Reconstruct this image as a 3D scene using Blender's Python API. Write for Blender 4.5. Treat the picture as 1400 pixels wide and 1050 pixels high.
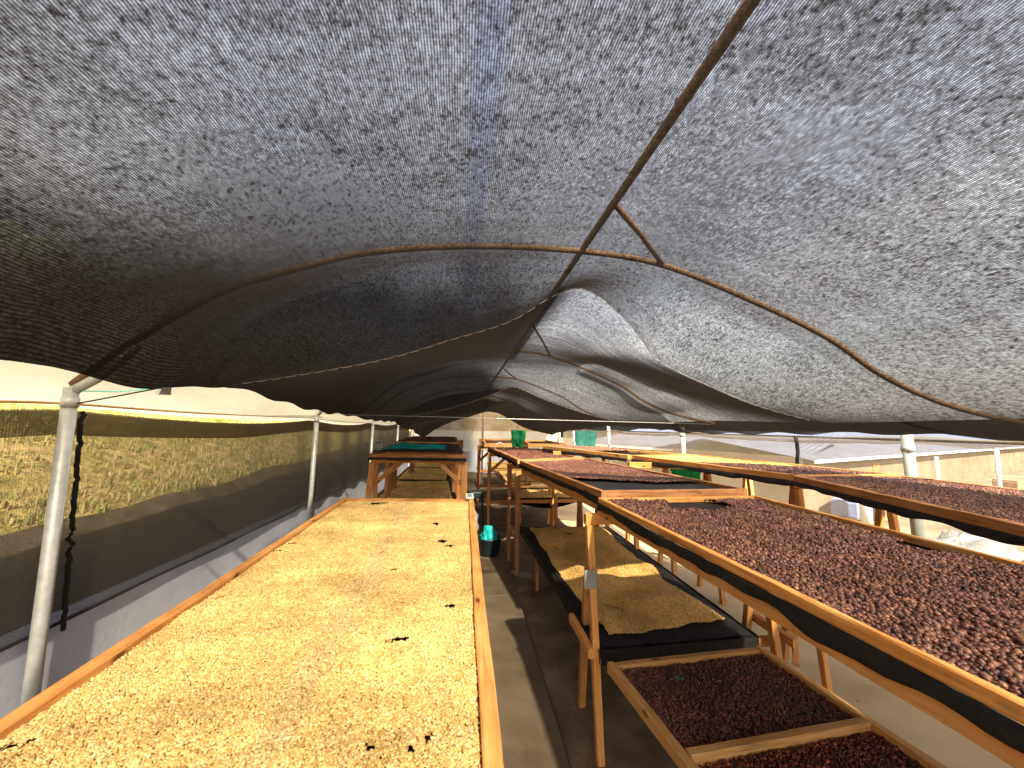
import bpy, math, random
import numpy as np
from mathutils import Vector, Matrix, noise
random.seed(7); rng = np.random.default_rng(7)
S = bpy.context.scene; COL = S.collection
R = math.radians
for o in list(bpy.data.objects): bpy.data.objects.remove(o)

# ------------------------------------------------------------ camera
F, CX, CY, EYE = 560.0, 700.0, 525.0, 1.72          # focal length and centre in pixels of the 1400x1050 photograph
a_ = Vector((636 - CX, 577 - CY, F)).normalized()     # the rows run this way, in camera axes (right, down, forward)
h_ = Vector((1, .018, 0))
zc = a_.cross(h_).normalized()
if zc.y > 0: zc = -zc
xc = a_.cross(zc).normalized()
if xc.x < 0: xc = -xc
Xc, Yc, Zc = xc, a_, zc
EYEP = Vector((0, 0, EYE))
def w_(c): return Vector((c.dot(Xc), c.dot(Yc), c.dot(Zc)))
right, down, fwd = w_(Vector((1, 0, 0))), w_(Vector((0, 1, 0))), w_(Vector((0, 0, 1)))
cam_d = bpy.data.cameras.new('camera'); cam = bpy.data.objects.new('camera', cam_d); COL.objects.link(cam)
cam.matrix_world = Matrix(((right.x, -down.x, -fwd.x, 0), (right.y, -down.y, -fwd.y, 0), (right.z, -down.z, -fwd.z, EYE), (0, 0, 0, 1)))
cam_d.sensor_width = 36; cam_d.lens = 36 * F / 1400; cam_d.clip_start = .02; cam_d.clip_end = 800
S.camera = cam
def ray(px, py): return w_(Vector((px - CX, py - CY, F)))
def at_z(px, py, z): d = ray(px, py); t = (z - EYE) / d.z; return EYEP + d * t
def at_y(px, py, y): d = ray(px, py); return EYEP + d * (y / d.y)
def at_x(px, py, x): d = ray(px, py); return EYEP + d * (x / d.x)

# ------------------------------------------------------------ world, sun, exposure
SUN = Vector((.19, -.72, .67)).normalized()
elev = math.asin(SUN.z); az = math.atan2(SUN.x, SUN.y)
W = bpy.data.worlds.new('World'); S.world = W; W.use_nodes = True
nt = W.node_tree; bg = nt.nodes['Background']
sky = nt.nodes.new('ShaderNodeTexSky'); sky.sky_type = 'NISHITA'; sky.sun_disc = False
sky.sun_elevation = elev; sky.sun_rotation = az; sky.air_density = .8; sky.dust_density = 5
nt.links.new(sky.outputs[0], bg.inputs[0]); bg.inputs[1].default_value = .06
sl = bpy.data.lights.new('sun', 'SUN'); sl.energy = 5; sl.angle = R(1.1); sl.color = (1, .90, .74)
so = bpy.data.objects.new('sun', sl); COL.objects.link(so); so.location = (20, -14, 24)
so.rotation_euler = SUN.to_track_quat('Z', 'Y').to_euler()
vs = S.view_settings; vs.view_transform = 'Standard'; vs.look = 'None'; vs.gamma = 1; vs.use_curve_mapping = False
vs.exposure = 2.35
S.cycles.transparent_max_bounces = 24; S.cycles.max_bounces = 10; S.cycles.transmission_bounces = 8; S.cycles.diffuse_bounces = 5
S.cycles.use_denoising = True
S.cycles.sample_clamp_indirect = 8

# ------------------------------------------------------------ materials
def nodes(name):
    m = bpy.data.materials.new(name); m.use_nodes = True
    t = m.node_tree; t.nodes.clear(); out = t.nodes.new('ShaderNodeOutputMaterial')
    return m, t, out
def N(t, typ, **kw):
    n = t.nodes.new(typ)
    for k, v in kw.items():
        if k in n.inputs: n.inputs[k].default_value = v
        else: setattr(n, k, v)
    return n
def L(t, a, b): t.links.new(a, b)
def math_(t, op, a, b=None, clamp=False):
    n = t.nodes.new('ShaderNodeMath'); n.operation = op; n.use_clamp = clamp
    for i, v in enumerate((a, b)):
        if v is None: continue
        if isinstance(v, (int, float)): n.inputs[i].default_value = v
        else: t.links.new(v, n.inputs[i])
    return n.outputs[0]
def ramp(t, fac, stops):
    n = t.nodes.new('ShaderNodeValToRGB'); e = n.color_ramp.elements
    while len(e) < len(stops): e.new(.5)
    for i, (p, c) in enumerate(stops): e[i].position = p; e[i].color = (*c, 1) if len(c) == 3 else c
    t.links.new(fac, n.inputs[0]); return n.outputs[0]
def coords(t, kind='Object', scale=(1, 1, 1)):
    tc = t.nodes.new('ShaderNodeTexCoord'); mp = t.nodes.new('ShaderNodeMapping')
    mp.inputs['Scale'].default_value = scale; L(t, tc.outputs[kind], mp.inputs[0]); return mp.outputs[0]
def noise_(t, vec, scale, detail=3, rough=.55):
    n = N(t, 'ShaderNodeTexNoise', Scale=scale, Detail=detail, Roughness=rough)
    if vec is not None: L(t, vec, n.inputs['Vector'])
    return n.outputs[0]
def mixc(t, f, a, b, mode='MIX'):
    n = t.nodes.new('ShaderNodeMix'); n.data_type = 'RGBA'; n.blend_type = mode
    for s, v in ((0, f), (6, a), (7, b)):
        if isinstance(v, (int, float)): n.inputs[s].default_value = v
        elif isinstance(v, tuple): n.inputs[s].default_value = (*v, 1)
        else: L(t, v, n.inputs[s])
    return n.outputs[2]
def bump(t, h, strength=.3, dist=.01):
    n = N(t, 'ShaderNodeBump', Strength=strength, Distance=dist); L(t, h, n.inputs['Height']); return n.outputs[0]
def plain(name, stops, scale=6, rough=.7, bumps=.2, spec=.4, bscale=None, detail=5, metal=0, stretch=(1, 1, 1), trans=None):
    m, t, out = nodes(name); p = N(t, 'ShaderNodeBsdfPrincipled', Roughness=rough, Metallic=metal); p.inputs['Specular IOR Level'].default_value = spec
    v = coords(t, 'Object', stretch); n = noise_(t, v, scale, detail)
    L(t, ramp(t, n, [(.3 + .4 * i / max(1, len(stops) - 1), c) for i, c in enumerate(stops)]), p.inputs['Base Color'])
    n2 = noise_(t, v, bscale or scale * 6, 4)
    L(t, bump(t, n2, bumps, .01), p.inputs['Normal'])
    if trans:
        tr = N(t, 'ShaderNodeBsdfTranslucent'); tr.inputs[0].default_value = (*stops[-1], 1)
        mx = t.nodes.new('ShaderNodeMixShader'); mx.inputs[0].default_value = trans
        L(t, p.outputs[0], mx.inputs[1]); L(t, tr.outputs[0], mx.inputs[2]); L(t, mx.outputs[0], out.inputs[0])
    else: L(t, p.outputs[0], out.inputs[0])
    return m
def wood_mat(name, a, b, c):
    m, t, out = nodes(name); p = N(t, 'ShaderNodeBsdfPrincipled', Roughness=.62); p.inputs['Specular IOR Level'].default_value = .3
    tc = t.nodes.new('ShaderNodeTexCoord'); oi = t.nodes.new('ShaderNodeObjectInfo')
    off = t.nodes.new('ShaderNodeVectorMath'); off.operation = 'ADD'
    comb = t.nodes.new('ShaderNodeCombineXYZ'); sc = math_(t, 'MULTIPLY', oi.outputs['Random'], 37.0)
    for i in range(3): L(t, sc, comb.inputs[i])
    L(t, tc.outputs['Object'], off.inputs[0]); L(t, comb.outputs[0], off.inputs[1])
    mp = t.nodes.new('ShaderNodeMapping'); mp.inputs['Scale'].default_value = (1.6, 26, 26); L(t, off.outputs[0], mp.inputs[0])
    g = noise_(t, mp.outputs[0], 3.2, 6, .65)
    big = noise_(t, off.outputs[0], 5, 3)
    f = math_(t, 'ADD', math_(t, 'MULTIPLY', g, .7), math_(t, 'MULTIPLY', big, .3))
    col = ramp(t, f, [(.32, c), (.47, a), (.66, b)])
    kn = N(t, 'ShaderNodeTexVoronoi', Scale=1.0); mpk = t.nodes.new('ShaderNodeMapping'); mpk.inputs['Scale'].default_value = (5, 14, 14)
    L(t, off.outputs[0], mpk.inputs[0]); L(t, mpk.outputs[0], kn.inputs['Vector'])
    kf = ramp(t, kn.outputs['Distance'], [(.07, (1, 1, 1)), (.16, (0, 0, 0))])
    col = mixc(t, kf, col, tuple(x * .35 for x in c))
    tone = math_(t, 'ADD', math_(t, 'MULTIPLY', oi.outputs['Random'], .5), .72)
    hs = t.nodes.new('ShaderNodeHueSaturation'); L(t, col, hs.inputs['Color']); L(t, tone, hs.inputs['Value'])
    L(t, hs.outputs[0], p.inputs['Base Color'])
    L(t, bump(t, g, .35, .004), p.inputs['Normal']); L(t, p.outputs[0], out.inputs[0]); return m
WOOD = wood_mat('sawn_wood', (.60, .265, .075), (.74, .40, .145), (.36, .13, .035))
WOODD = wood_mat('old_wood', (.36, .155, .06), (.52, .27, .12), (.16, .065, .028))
WOODL = wood_mat('pale_wood', (.76, .40, .12), (.86, .54, .21), (.36, .19, .08))

def cloth_mat(name, thread, t0, period=(.0066, .0088), noise_amp=1.5, lines=.66, transl=.35, lowtint=None, strip=False, blot=(110, 48)):
    """knitted shade net: openings seen through the thickness of the threads (denser at a slant), uneven knit"""
    m, t, out = nodes(name)
    tc = t.nodes.new('ShaderNodeTexCoord'); sx = t.nodes.new('ShaderNodeSeparateXYZ'); L(t, tc.outputs['Object'], sx.inputs[0])
    wob = noise_(t, tc.outputs['Object'], 3, 2)
    xx = math_(t, 'ADD', sx.outputs[0], math_(t, 'MULTIPLY', wob, .02))
    if period[2:] : xx = math_(t, 'ADD', sx.outputs[1], math_(t, 'MULTIPLY', wob, .02))
    s1 = math_(t, 'SINE', math_(t, 'MULTIPLY', xx, 2 * math.pi / period[0]))
    second = sx.outputs[1] if not period[2:] else sx.outputs[2]
    s2 = math_(t, 'SINE', math_(t, 'MULTIPLY', second, 2 * math.pi / period[1]))
    weave = math_(t, 'ADD', math_(t, 'ADD', math_(t, 'MULTIPLY', s1, lines), math_(t, 'MULTIPLY', s2, .08)), 1.0)
    mp = t.nodes.new('ShaderNodeMapping'); mp.inputs['Scale'].default_value = (1, .55, 1); L(t, tc.outputs['Object'], mp.inputs[0])
    n1 = noise_(t, mp.outputs[0], blot[0], 3, .7); n2 = noise_(t, mp.outputs[0], blot[1], 3, .6); n3 = noise_(t, mp.outputs[0], 2.3, 3)
    nn = math_(t, 'ADD', math_(t, 'ADD', math_(t, 'MULTIPLY', math_(t, 'SUBTRACT', n1, .5), 3.0 * noise_amp), math_(t, 'MULTIPLY', math_(t, 'SUBTRACT', n2, .5), 1.45 * noise_amp)),
               math_(t, 'MULTIPLY', math_(t, 'SUBTRACT', n3, .5), .6 * noise_amp))
    if strip:   # long stretch marks running slantwise across the cloth
        mps = t.nodes.new('ShaderNodeMapping'); mps.inputs['Rotation'].default_value = (0, 0, R(-32)); mps.inputs['Scale'].default_value = (1.1, 13, 1); L(t, tc.outputs['Object'], mps.inputs[0])
        n4 = noise_(t, mps.outputs[0], 1.0, 3, .6); nn = math_(t, 'ADD', nn, math_(t, 'MULTIPLY', math_(t, 'SUBTRACT', n4, .5), .95))
    k = math_(t, 'MAXIMUM', math_(t, 'MULTIPLY', weave, math_(t, 'ADD', nn, 1.0)), .08)
    lw = N(t, 'ShaderNodeLayerWeight', Blend=.5)
    cosv = math_(t, 'MAXIMUM', math_(t, 'SUBTRACT', 1.0, lw.outputs['Facing']), .04)
    open_ = math_(t, 'POWER', t0, math_(t, 'DIVIDE', 1.0, cosv))
    T = math_(t, 'MULTIPLY', open_, k, clamp=True)
    tint = None
    if strip:
        # shade painted into the opacity: the cloth lets less through low down
        ga = N(t, 'ShaderNodeMapRange'); ga.interpolation_type = 'SMOOTHSTEP'
        gx = N(t, 'ShaderNodeMapRange'); gx.interpolation_type = 'SMOOTHSTEP'; L(t, sx.outputs[0], gx.inputs[0])     # the left side's shade is put into the opacity too
        for q_, v_ in ((1, .1), (2, 1.3), (3, -.16), (4, .46)): gx.inputs[q_].default_value = v_
        gy = N(t, 'ShaderNodeMapRange'); gy.interpolation_type = 'SMOOTHSTEP'; L(t, sx.outputs[1], gy.inputs[0])   # painted shade on the left deepens around and beyond the first arch
        for q_, v_ in ((1, 1.1), (2, 2.3), (3, .0), (4, -.34)): gy.inputs[q_].default_value = v_
        gl = N(t, 'ShaderNodeMapRange'); gl.interpolation_type = 'SMOOTHSTEP'; L(t, sx.outputs[0], gl.inputs[0])
        for q_, v_ in ((1, .1), (2, 1.1), (3, 1.0), (4, .0)): gl.inputs[q_].default_value = v_
        gx2 = math_(t, 'ADD', gx.outputs[0], math_(t, 'MULTIPLY', gy.outputs[0], gl.outputs[0]))
        gz = math_(t, 'ADD', math_(t, 'ADD', sx.outputs[2], gx2), math_(t, 'MULTIPLY', math_(t, 'SUBTRACT', n3, .5), .25)); L(t, gz, ga.inputs[0])
        for q_, v_ in ((1, EYE + .14), (2, EYE + .78), (3, .04), (4, 1.0)): ga.inputs[q_].default_value = v_
        T = math_(t, 'MULTIPLY', T, ga.outputs[0])
        # a doubled strip where two widths of net overlap
        d = math_(t, 'ABSOLUTE', math_(t, 'SUBTRACT', math_(t, 'ADD', sx.outputs[0], math_(t, 'MULTIPLY', sx.outputs[1], .025)), .055))
        st_ = N(t, 'ShaderNodeMapRange'); L(t, d, st_.inputs[0]); [st_.inputs.__getitem__(q_).__setattr__('default_value', v_) for q_, v_ in ((1, .055), (2, .025), (3, 0.0), (4, 1.0))]; st = st_.outputs[0]
        T = math_(t, 'MULTIPLY', T, math_(t, 'SUBTRACT', 1.0, math_(t, 'MULTIPLY', st, .03)))
        tint = mixc(t, st, (1, 1, 1), (.80, .85, 1.0))
    if strip:   # bay lighting put into openness: brighter right behind the first seam, darker before it
        f1 = N(t, 'ShaderNodeMapRange'); L(t, sx.outputs[1], f1.inputs[0])
        for q_, v_ in ((1, 2.1), (2, 2.62), (3, 1.0), (4, .70)): f1.inputs[q_].default_value = v_
        past = math_(t, 'MULTIPLY', math_(t, 'GREATER_THAN', sx.outputs[1], 2.65), math_(t, 'LESS_THAN', sx.outputs[1], 5.25))
        f2 = math_(t, 'MULTIPLY', past, math_(t, 'GREATER_THAN', sx.outputs[0], .62))
        T = math_(t, 'MULTIPLY', T, math_(t, 'ADD', f1.outputs[0], math_(t, 'MULTIPLY', f2, 1.9)), clamp=True)
    tr = N(t, 'ShaderNodeBsdfTransparent')
    if tint is not None: L(t, tint, tr.inputs[0])
    df = N(t, 'ShaderNodeBsdfDiffuse'); df.inputs[0].default_value = (*thread, 1)
    tl = N(t, 'ShaderNodeBsdfTranslucent'); tl.inputs[0].default_value = (*[min(1, x * 2.2) for x in thread], 1)
    a = t.nodes.new('ShaderNodeMixShader'); a.inputs[0].default_value = transl; L(t, df.outputs[0], a.inputs[1]); L(t, tl.outputs[0], a.inputs[2])
    b = t.nodes.new('ShaderNodeMixShader'); L(t, T, b.inputs[0]); L(t, a.outputs[0], b.inputs[1]); L(t, tr.outputs[0], b.inputs[2])
    L(t, b.outputs[0], out.inputs[0]); return m
SHADE = cloth_mat('shade_cloth', (.011, .009, .008), .48, transl=.25, strip=True)
NETL = cloth_mat('side_net', (.10, .088, .068), .38, (.012, .012, 1), .35, .18, blot=(60, 8))
NETR = cloth_mat('light_net', (.26, .215, .145), .72, (.012, .012, 1), .25, .15, blot=(60, 8))
NETG = cloth_mat('gable_net', (.34, .28, .18), .30, (.02, .02, 1), .3, transl=.6, blot=(30, 5))
NETD = cloth_mat('doubled_net', (.08, .06, .038), .30, (.012, .012, 1), .35, .2, blot=(60, 8))
BLACKNET = plain('black_mesh', [(.010, .009, .010), (.026, .024, .026)], 30, .75, .5, .25, 260)
m, t, out = nodes('roof_film')
tr = N(t, 'ShaderNodeBsdfTransparent'); tr.inputs[0].default_value = (1.0, .955, .86, 1)
tl = N(t, 'ShaderNodeBsdfTranslucent'); n = noise_(t, coords(t, 'Object', (1, .3, 1)), 3, 5, .65); film_tl = tl
film_col = ramp(t, n, [(.3, (.27, .25, .19)), (.6, (.37, .345, .27))])
gl = N(t, 'ShaderNodeBsdfDiffuse'); gl.inputs[0].default_value = (.7, .68, .6, 1)
a = t.nodes.new('ShaderNodeMixShader'); a.inputs[0].default_value = .18; L(t, tl.outputs[0], a.inputs[1]); L(t, gl.outputs[0], a.inputs[2])
b = t.nodes.new('ShaderNodeMixShader'); lw = N(t, 'ShaderNodeLayerWeight', Blend=.5); cv = math_(t, 'MAXIMUM', math_(t, 'SUBTRACT', 1.0, lw.outputs['Facing']), .05)
ft = math_(t, 'POWER', .84, math_(t, 'DIVIDE', 1.0, cv)); dz_ = N(t, 'ShaderNodeMapRange'); tcz = t.nodes.new('ShaderNodeTexCoord'); sz_ = t.nodes.new('ShaderNodeSeparateXYZ')
L(t, tcz.outputs['Object'], sz_.inputs[0]); L(t, sz_.outputs[2], dz_.inputs[0])      # the film turns more opaque low down, mainly at left
for q_, v_ in ((1, EYE + .35), (2, EYE + .86), (3, .06), (4, 1.0)): dz_.inputs[q_].default_value = v_
dx_ = N(t, 'ShaderNodeMapRange'); L(t, sz_.outputs[0], dx_.inputs[0])
for q_, v_ in ((1, .3), (2, 1.6), (3, 0), (4, .8)): dx_.inputs[q_].default_value = v_
dd_ = math_(t, 'MAXIMUM', dz_.outputs[0], dx_.outputs[0])
L(t, math_(t, 'MULTIPLY', ft, dd_), b.inputs[0]); L(t, mixc(t, dd_, film_col, (.40, .41, .44)), film_tl.inputs[0]); L(t, a.outputs[0], b.inputs[1]); L(t, tr.outputs[0], b.inputs[2])
L(t, b.outputs[0], out.inputs[0]); FILM = m
GALV = plain('galvanised_steel', [(.50, .53, .53), (.68, .70, .68)], 30, .45, .12, .5, 90, metal=.35)
PIPE = plain('rusty_pipe', [(.16, .09, .045), (.28, .17, .09)], 25, .7, .3)
GALVR = plain('weathered_post', [(.26, .30, .28), (.36, .40, .38)], 20, .6, .12, .4, 80)
WIRE = plain('steel_wire', [(.55, .55, .55), (.7, .7, .7)], 30, .4, .1, metal=.4)
CURB = plain('painted_curb', [(.44, .47, .57), (.56, .59, .70), (.64, .66, .75)], 1.6, .8, .25, .2, 18)
FLOOR = plain('rough_floor', [(.08, .055, .032), (.18, .13, .08), (.27, .205, .135)], 3.0, .85, .6, .2, 40, 8)
SLAB = plain('smooth_concrete', [(.085, .063, .040), (.125, .095, .062), (.155, .12, .08)], 2.2, .75, .25, .25, 60, 8)
PALE = plain('pale_concrete', [(.40, .31, .18), (.54, .43, .265), (.60, .49, .31)], 1.8, .8, .3, .2, 30, 8)
YARD = plain('yard_earth', [(.12, .10, .065), (.19, .16, .11), (.25, .21, .15)], .5, .9, .5, .1, 8, 8)
m, t, out = nodes('wall_film'); tl = N(t, 'ShaderNodeBsdfTranslucent'); tl.inputs[0].default_value = (.80, .74, .60, 1); gl = N(t, 'ShaderNodeBsdfDiffuse'); gl.inputs[0].default_value = (.82, .77, .64, 1)
a = t.nodes.new('ShaderNodeMixShader'); L(t, ramp(t, noise_(t, coords(t), 2, 4), [(.3, (.35, .35, .35)), (.7, (.55, .55, .55))]), a.inputs[0]); L(t, tl.outputs[0], a.inputs[1]); L(t, gl.outputs[0], a.inputs[2]); L(t, a.outputs[0], out.inputs[0]); ENDF = m
m, t, out = nodes('grassy_bank'); p = N(t, 'ShaderNodeBsdfPrincipled', Roughness=.95); p.inputs['Specular IOR Level'].default_value = .1
v = coords(t); n1 = noise_(t, v, 1.1, 6, .65); n2 = noise_(t, v, 12, 5, .7)
c = ramp(t, n1, [(.36, (.15, .17, .03)), (.47, (.32, .26, .07)), (.56, (.46, .35, .13)), (.7, (.36, .21, .08))])
c2 = ramp(t, n2, [(.3, (.35, .35, .3)), (.65, (1.15, 1.15, 1.1))]); L(t, mixc(t, 1, c, c2, 'MULTIPLY'), p.inputs['Base Color'])
L(t, bump(t, n2, .8, .06), p.inputs['Normal']); L(t, p.outputs[0], out.inputs[0]); BANK = m
BANK_SHADE = plain('shaded_bank', [(.020, .016, .010), (.055, .040, .024), (.10, .075, .04)], 5, .95, .8, .05, 30, 8)  # dark colour stands in for the shade on the lower left bank
def leaf_mat(name, stops):
    m, t, out = nodes(name); g = N(t, 'ShaderNodeNewGeometry')
    c = ramp(t, g.outputs['Random Per Island'], stops)
    d = N(t, 'ShaderNodeBsdfPrincipled', Roughness=.7); L(t, c, d.inputs['Base Color']); tl = N(t, 'ShaderNodeBsdfTranslucent'); L(t, c, tl.inputs[0])
    x = t.nodes.new('ShaderNodeMixShader'); x.inputs[0].default_value = .35; L(t, d.outputs[0], x.inputs[1]); L(t, tl.outputs[0], x.inputs[2]); L(t, x.outputs[0], out.inputs[0]); return m
GRASS = leaf_mat('dry_grass', [(0, (.14, .22, .03)), (.25, (.32, .32, .07)), (.5, (.52, .41, .15)), (1, (.55, .38, .16))])
LEAF = leaf_mat('green_leaves', [(0, (.06, .13, .02)), (.5, (.14, .26, .04)), (1, (.26, .38, .07))])
def bean_mat(name, stops, rough, spec, patch=None, coat=0):
    m, t, out = nodes(name); oi = t.nodes.new('ShaderNodeObjectInfo')
    p = N(t, 'ShaderNodeBsdfPrincipled', Roughness=rough); p.inputs['Specular IOR Level'].default_value = spec
    c = ramp(t, oi.outputs['Random'], stops)
    g = N(t, 'ShaderNodeNewGeometry'); pn = noise_(t, g.outputs['Position'], 3.5, 3); pf = noise_(t, g.outputs['Position'], 90, 2)
    c = mixc(t, 1, c, ramp(t, pn, [(.35, (.78, .75, .7)), (.65, (1.12, 1.08, 1.05))]), 'MULTIPLY')
    c = mixc(t, 1, c, ramp(t, pf, [(.3, (.72, .68, .62)), (.6, (1.08, 1.06, 1.04))]), 'MULTIPLY')
    L(t, c, p.inputs['Base Color']); L(t, bump(t, noise_(t, g.outputs['Position'], 420, 2), .35, .002), p.inputs['Normal'])
    L(t, p.outputs[0], out.inputs[0]); return m
PARCH = bean_mat('parchment_bean', [(0, (.46, .28, .09)), (.05, (.54, .37, .135)), (.5, (.68, .505, .20)), (.9, (.73, .57, .27)), (1, (.82, .70, .43))], .55, .35)
PARCH2 = bean_mat('golden_bean', [(0, (.42, .22, .06)), (.1, (.76, .49, .15)), (.5, (.87, .63, .23)), (1, (.92, .72, .33))], .6, .3)
CHERRY = bean_mat('dry_cherry', [(0, (.022, .009, .007)), (.4, (.105, .040, .028)), (.8, (.19, .082, .060)), (.97, (.26, .13, .09)), (1, (.38, .18, .07))], .45, .45)
CHERRYD = bean_mat('black_cherry', [(0, (.028, .012, .010)), (.5, (.13, .042, .030)), (.95, (.28, .09, .055)), (1, (.28, .10, .04))], .32, .6)
CHERRYR = bean_mat('red_cherry', [(0, (.03, .008, .006)), (.4, (.12, .020, .012)), (.85, (.24, .045, .022)), (1, (.42, .14, .05))], .32, .6)
CHERRYP = bean_mat('pink_cherry', [(0, (.16, .07, .06)), (.5, (.34, .17, .14)), (1, (.50, .28, .22))], .6, .3)
TEAL = plain('teal_netting', [(.0, .20, .21), (.01, .42, .42), (.04, .52, .50)], 14, .6, .6, .3, 120, trans=.3)
GREENP = plain('green_netting', [(.02, .30, .12), (.06, .52, .26), (.15, .66, .40)], 10, .5, .6, .4, 60, trans=.6)
CYANP = plain('cyan_sheet', [(.15, .80, .82), (.25, .88, .88), (.45, .92, .90)], 7, .5, .5, .4, 40, trans=.7)
BASIN = plain('dark_plastic', [(.006, .014, .018), (.012, .026, .032)], 8, .4, .1, .4)
GREY = plain('grey_plastic', [(.22, .23, .23), (.32, .33, .33)], 8, .6, .1)
WHITE = plain('white_plastic', [(.70, .70, .66), (.82, .82, .78)], 8, .4, .05)
LCD = plain('display', [(.16, .19, .16), (.22, .25, .21)], 4, .25, .02)
DIGIT = plain('dark_print', [(.03, .03, .03), (.05, .05, .05)], 4, .5, .02)
BLACK = plain('black_binding', [(.008, .007, .007), (.02, .018, .016)], 40, .8, .5)
ROOFB = plain('pale_roof_sheet', [(.075, .088, .12), (.11, .125, .165)], .8, .5, .05, .4)
WALLB = plain('beige_wall', [(.12, .09, .055), (.17, .13, .085), (.20, .16, .105)], .7, .9, .2, .1)
BRICK = plain('mud_block', [(.22, .12, .06), (.36, .21, .12)], 6, .9, .4)
BLUET = plain('blue_tarp', [(.12, .16, .30), (.25, .30, .48)], 3, .6, .4)
CLEAR = plain('crumpled_sheet', [(.22, .215, .20), (.42, .42, .40)], 5, .35, .6, .5, 30, trans=.3)

# ------------------------------------------------------------ helpers
def tag(o, label=None, cat=None, group=None, kind=None):
    if label: o['label'] = label
    if cat: o['category'] = cat
    if group: o['group'] = group
    if kind: o['kind'] = kind
    return o
def mesh_obj(name, V, Fc, mat, parent=None, smooth=False, loc=None):
    me = bpy.data.meshes.new(name); me.from_pydata([tuple(v) for v in V], [], Fc); me.update()
    if mat: me.materials.append(mat)
    if smooth: me.polygons.foreach_set('use_smooth', [True] * len(me.polygons))
    o = bpy.data.objects.new(name, me); COL.objects.link(o)
    if parent: o.parent = parent
    if loc is not None: o.location = loc
    return o
def thing(name, label, cat, loc=(0, 0, 0), group=None, rz=0):
    o = bpy.data.objects.new(name, None); COL.objects.link(o); o.location = loc; o.rotation_euler = (0, 0, rz)
    o.empty_display_size = .1; return tag(o, label, cat, group)
def rel(parent, p):
    p = Vector(p)
    return p - Vector(parent.location) if parent is not None else p
def beam(name, p, q, w, h, mat, parent=None, up=(0, 0, 1), rough=.0012, ends=True):
    """a sawn board: local x along its length, soft arrises, slightly uneven faces"""
    p, q = rel(parent, p), rel(parent, q); d = q - p; ln = d.length; x = d.normalized(); u = Vector(up)
    if abs(x.dot(u)) > .98: u = Vector((0, 1, 0))
    y = u.cross(x).normalized(); z = x.cross(y)
    n = max(2, min(26, int(ln / .09))); c = .0035
    prof = [(-w/2 + c, -h/2), (w/2 - c, -h/2), (w/2, -h/2 + c), (w/2, h/2 - c), (w/2 - c, h/2), (-w/2 + c, h/2), (-w/2, h/2 - c), (-w/2, -h/2 + c)]
    V = []; Fc = []; ph = random.random() * 100
    for i in range(n + 1):
        s = i / n; bx_ = (noise.noise(Vector((s * 3 * ln, ph, 0)))) * .003; bz_ = (noise.noise(Vector((s * 3 * ln, 0, ph)))) * .003
        for a, b in prof: V.append((s * ln, a + bx_ + random.uniform(-rough, rough), b + bz_ + random.uniform(-rough, rough)))
    for i in range(n):
        for k in range(8): Fc.append((i*8+k, i*8+(k+1) % 8, (i+1)*8+(k+1) % 8, (i+1)*8+k))
    Fc.append(tuple(range(7, -1, -1))); Fc.append(tuple(n*8+k for k in range(8)))
    o = mesh_obj(name, V, Fc, mat, parent)
    m = Matrix((x, y, z)).transposed().to_4x4(); m.translation = p; o.matrix_local = m; return o
def tube_geo(pts, r, seg=10, V=None, Fc=None):
    V = [] if V is None else V; Fc = [] if Fc is None else Fc; b0 = len(V); n = len(pts)
    rr = r if isinstance(r, (list, tuple)) else [r] * n
    for i, p in enumerate(pts):
        d = (Vector(pts[min(i+1, n-1)]) - Vector(pts[max(i-1, 0)])).normalized(); u = Vector((0, 0, 1)) if abs(d.z) < .9 else Vector((0, 1, 0))
        a = d.cross(u).normalized(); b = d.cross(a)
        for k in range(seg):
            an = 2 * math.pi * k / seg; V.append(Vector(p) + (a * math.cos(an) + b * math.sin(an)) * rr[i])
    for i in range(n - 1):
        for k in range(seg): Fc.append((b0+i*seg+k, b0+i*seg+(k+1) % seg, b0+(i+1)*seg+(k+1) % seg, b0+(i+1)*seg+k))
    Fc.append(tuple(b0 + k for k in range(seg-1, -1, -1))); Fc.append(tuple(b0+(n-1)*seg+k for k in range(seg))); return V, Fc
def tube(name, pts, r, mat, parent=None, seg=10):
    V, Fc = tube_geo([rel(parent, p) for p in pts], r, seg); return mesh_obj(name, V, Fc, mat, parent, True)
def box_geo(c, s, V, Fc, rz=0):
    b = len(V); ca, sa = math.cos(rz), math.sin(rz)
    for dx, dy, dz in ((-1,-1,-1),(1,-1,-1),(1,1,-1),(-1,1,-1),(-1,-1,1),(1,-1,1),(1,1,1),(-1,1,1)):
        x, y = dx*s[0]/2, dy*s[1]/2; V.append((c[0]+x*ca-y*sa, c[1]+x*sa+y*ca, c[2]+dz*s[2]/2))
    Fc += [tuple(b+i for i in f) for f in ((3,2,1,0),(4,5,6,7),(0,1,5,4),(1,2,6,5),(2,3,7,6),(3,0,4,7))]
def box(name, c, s, mat, parent=None, rz=0, bev=.004):
    V, Fc = [], []; c = rel(parent, c); box_geo((0, 0, 0), s, V, Fc); o = mesh_obj(name, V, Fc, mat, parent); o.location = c; o.rotation_euler = (0, 0, rz)
    b = o.modifiers.new('bevel', 'BEVEL'); b.width = bev; b.segments = 2; return o
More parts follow.
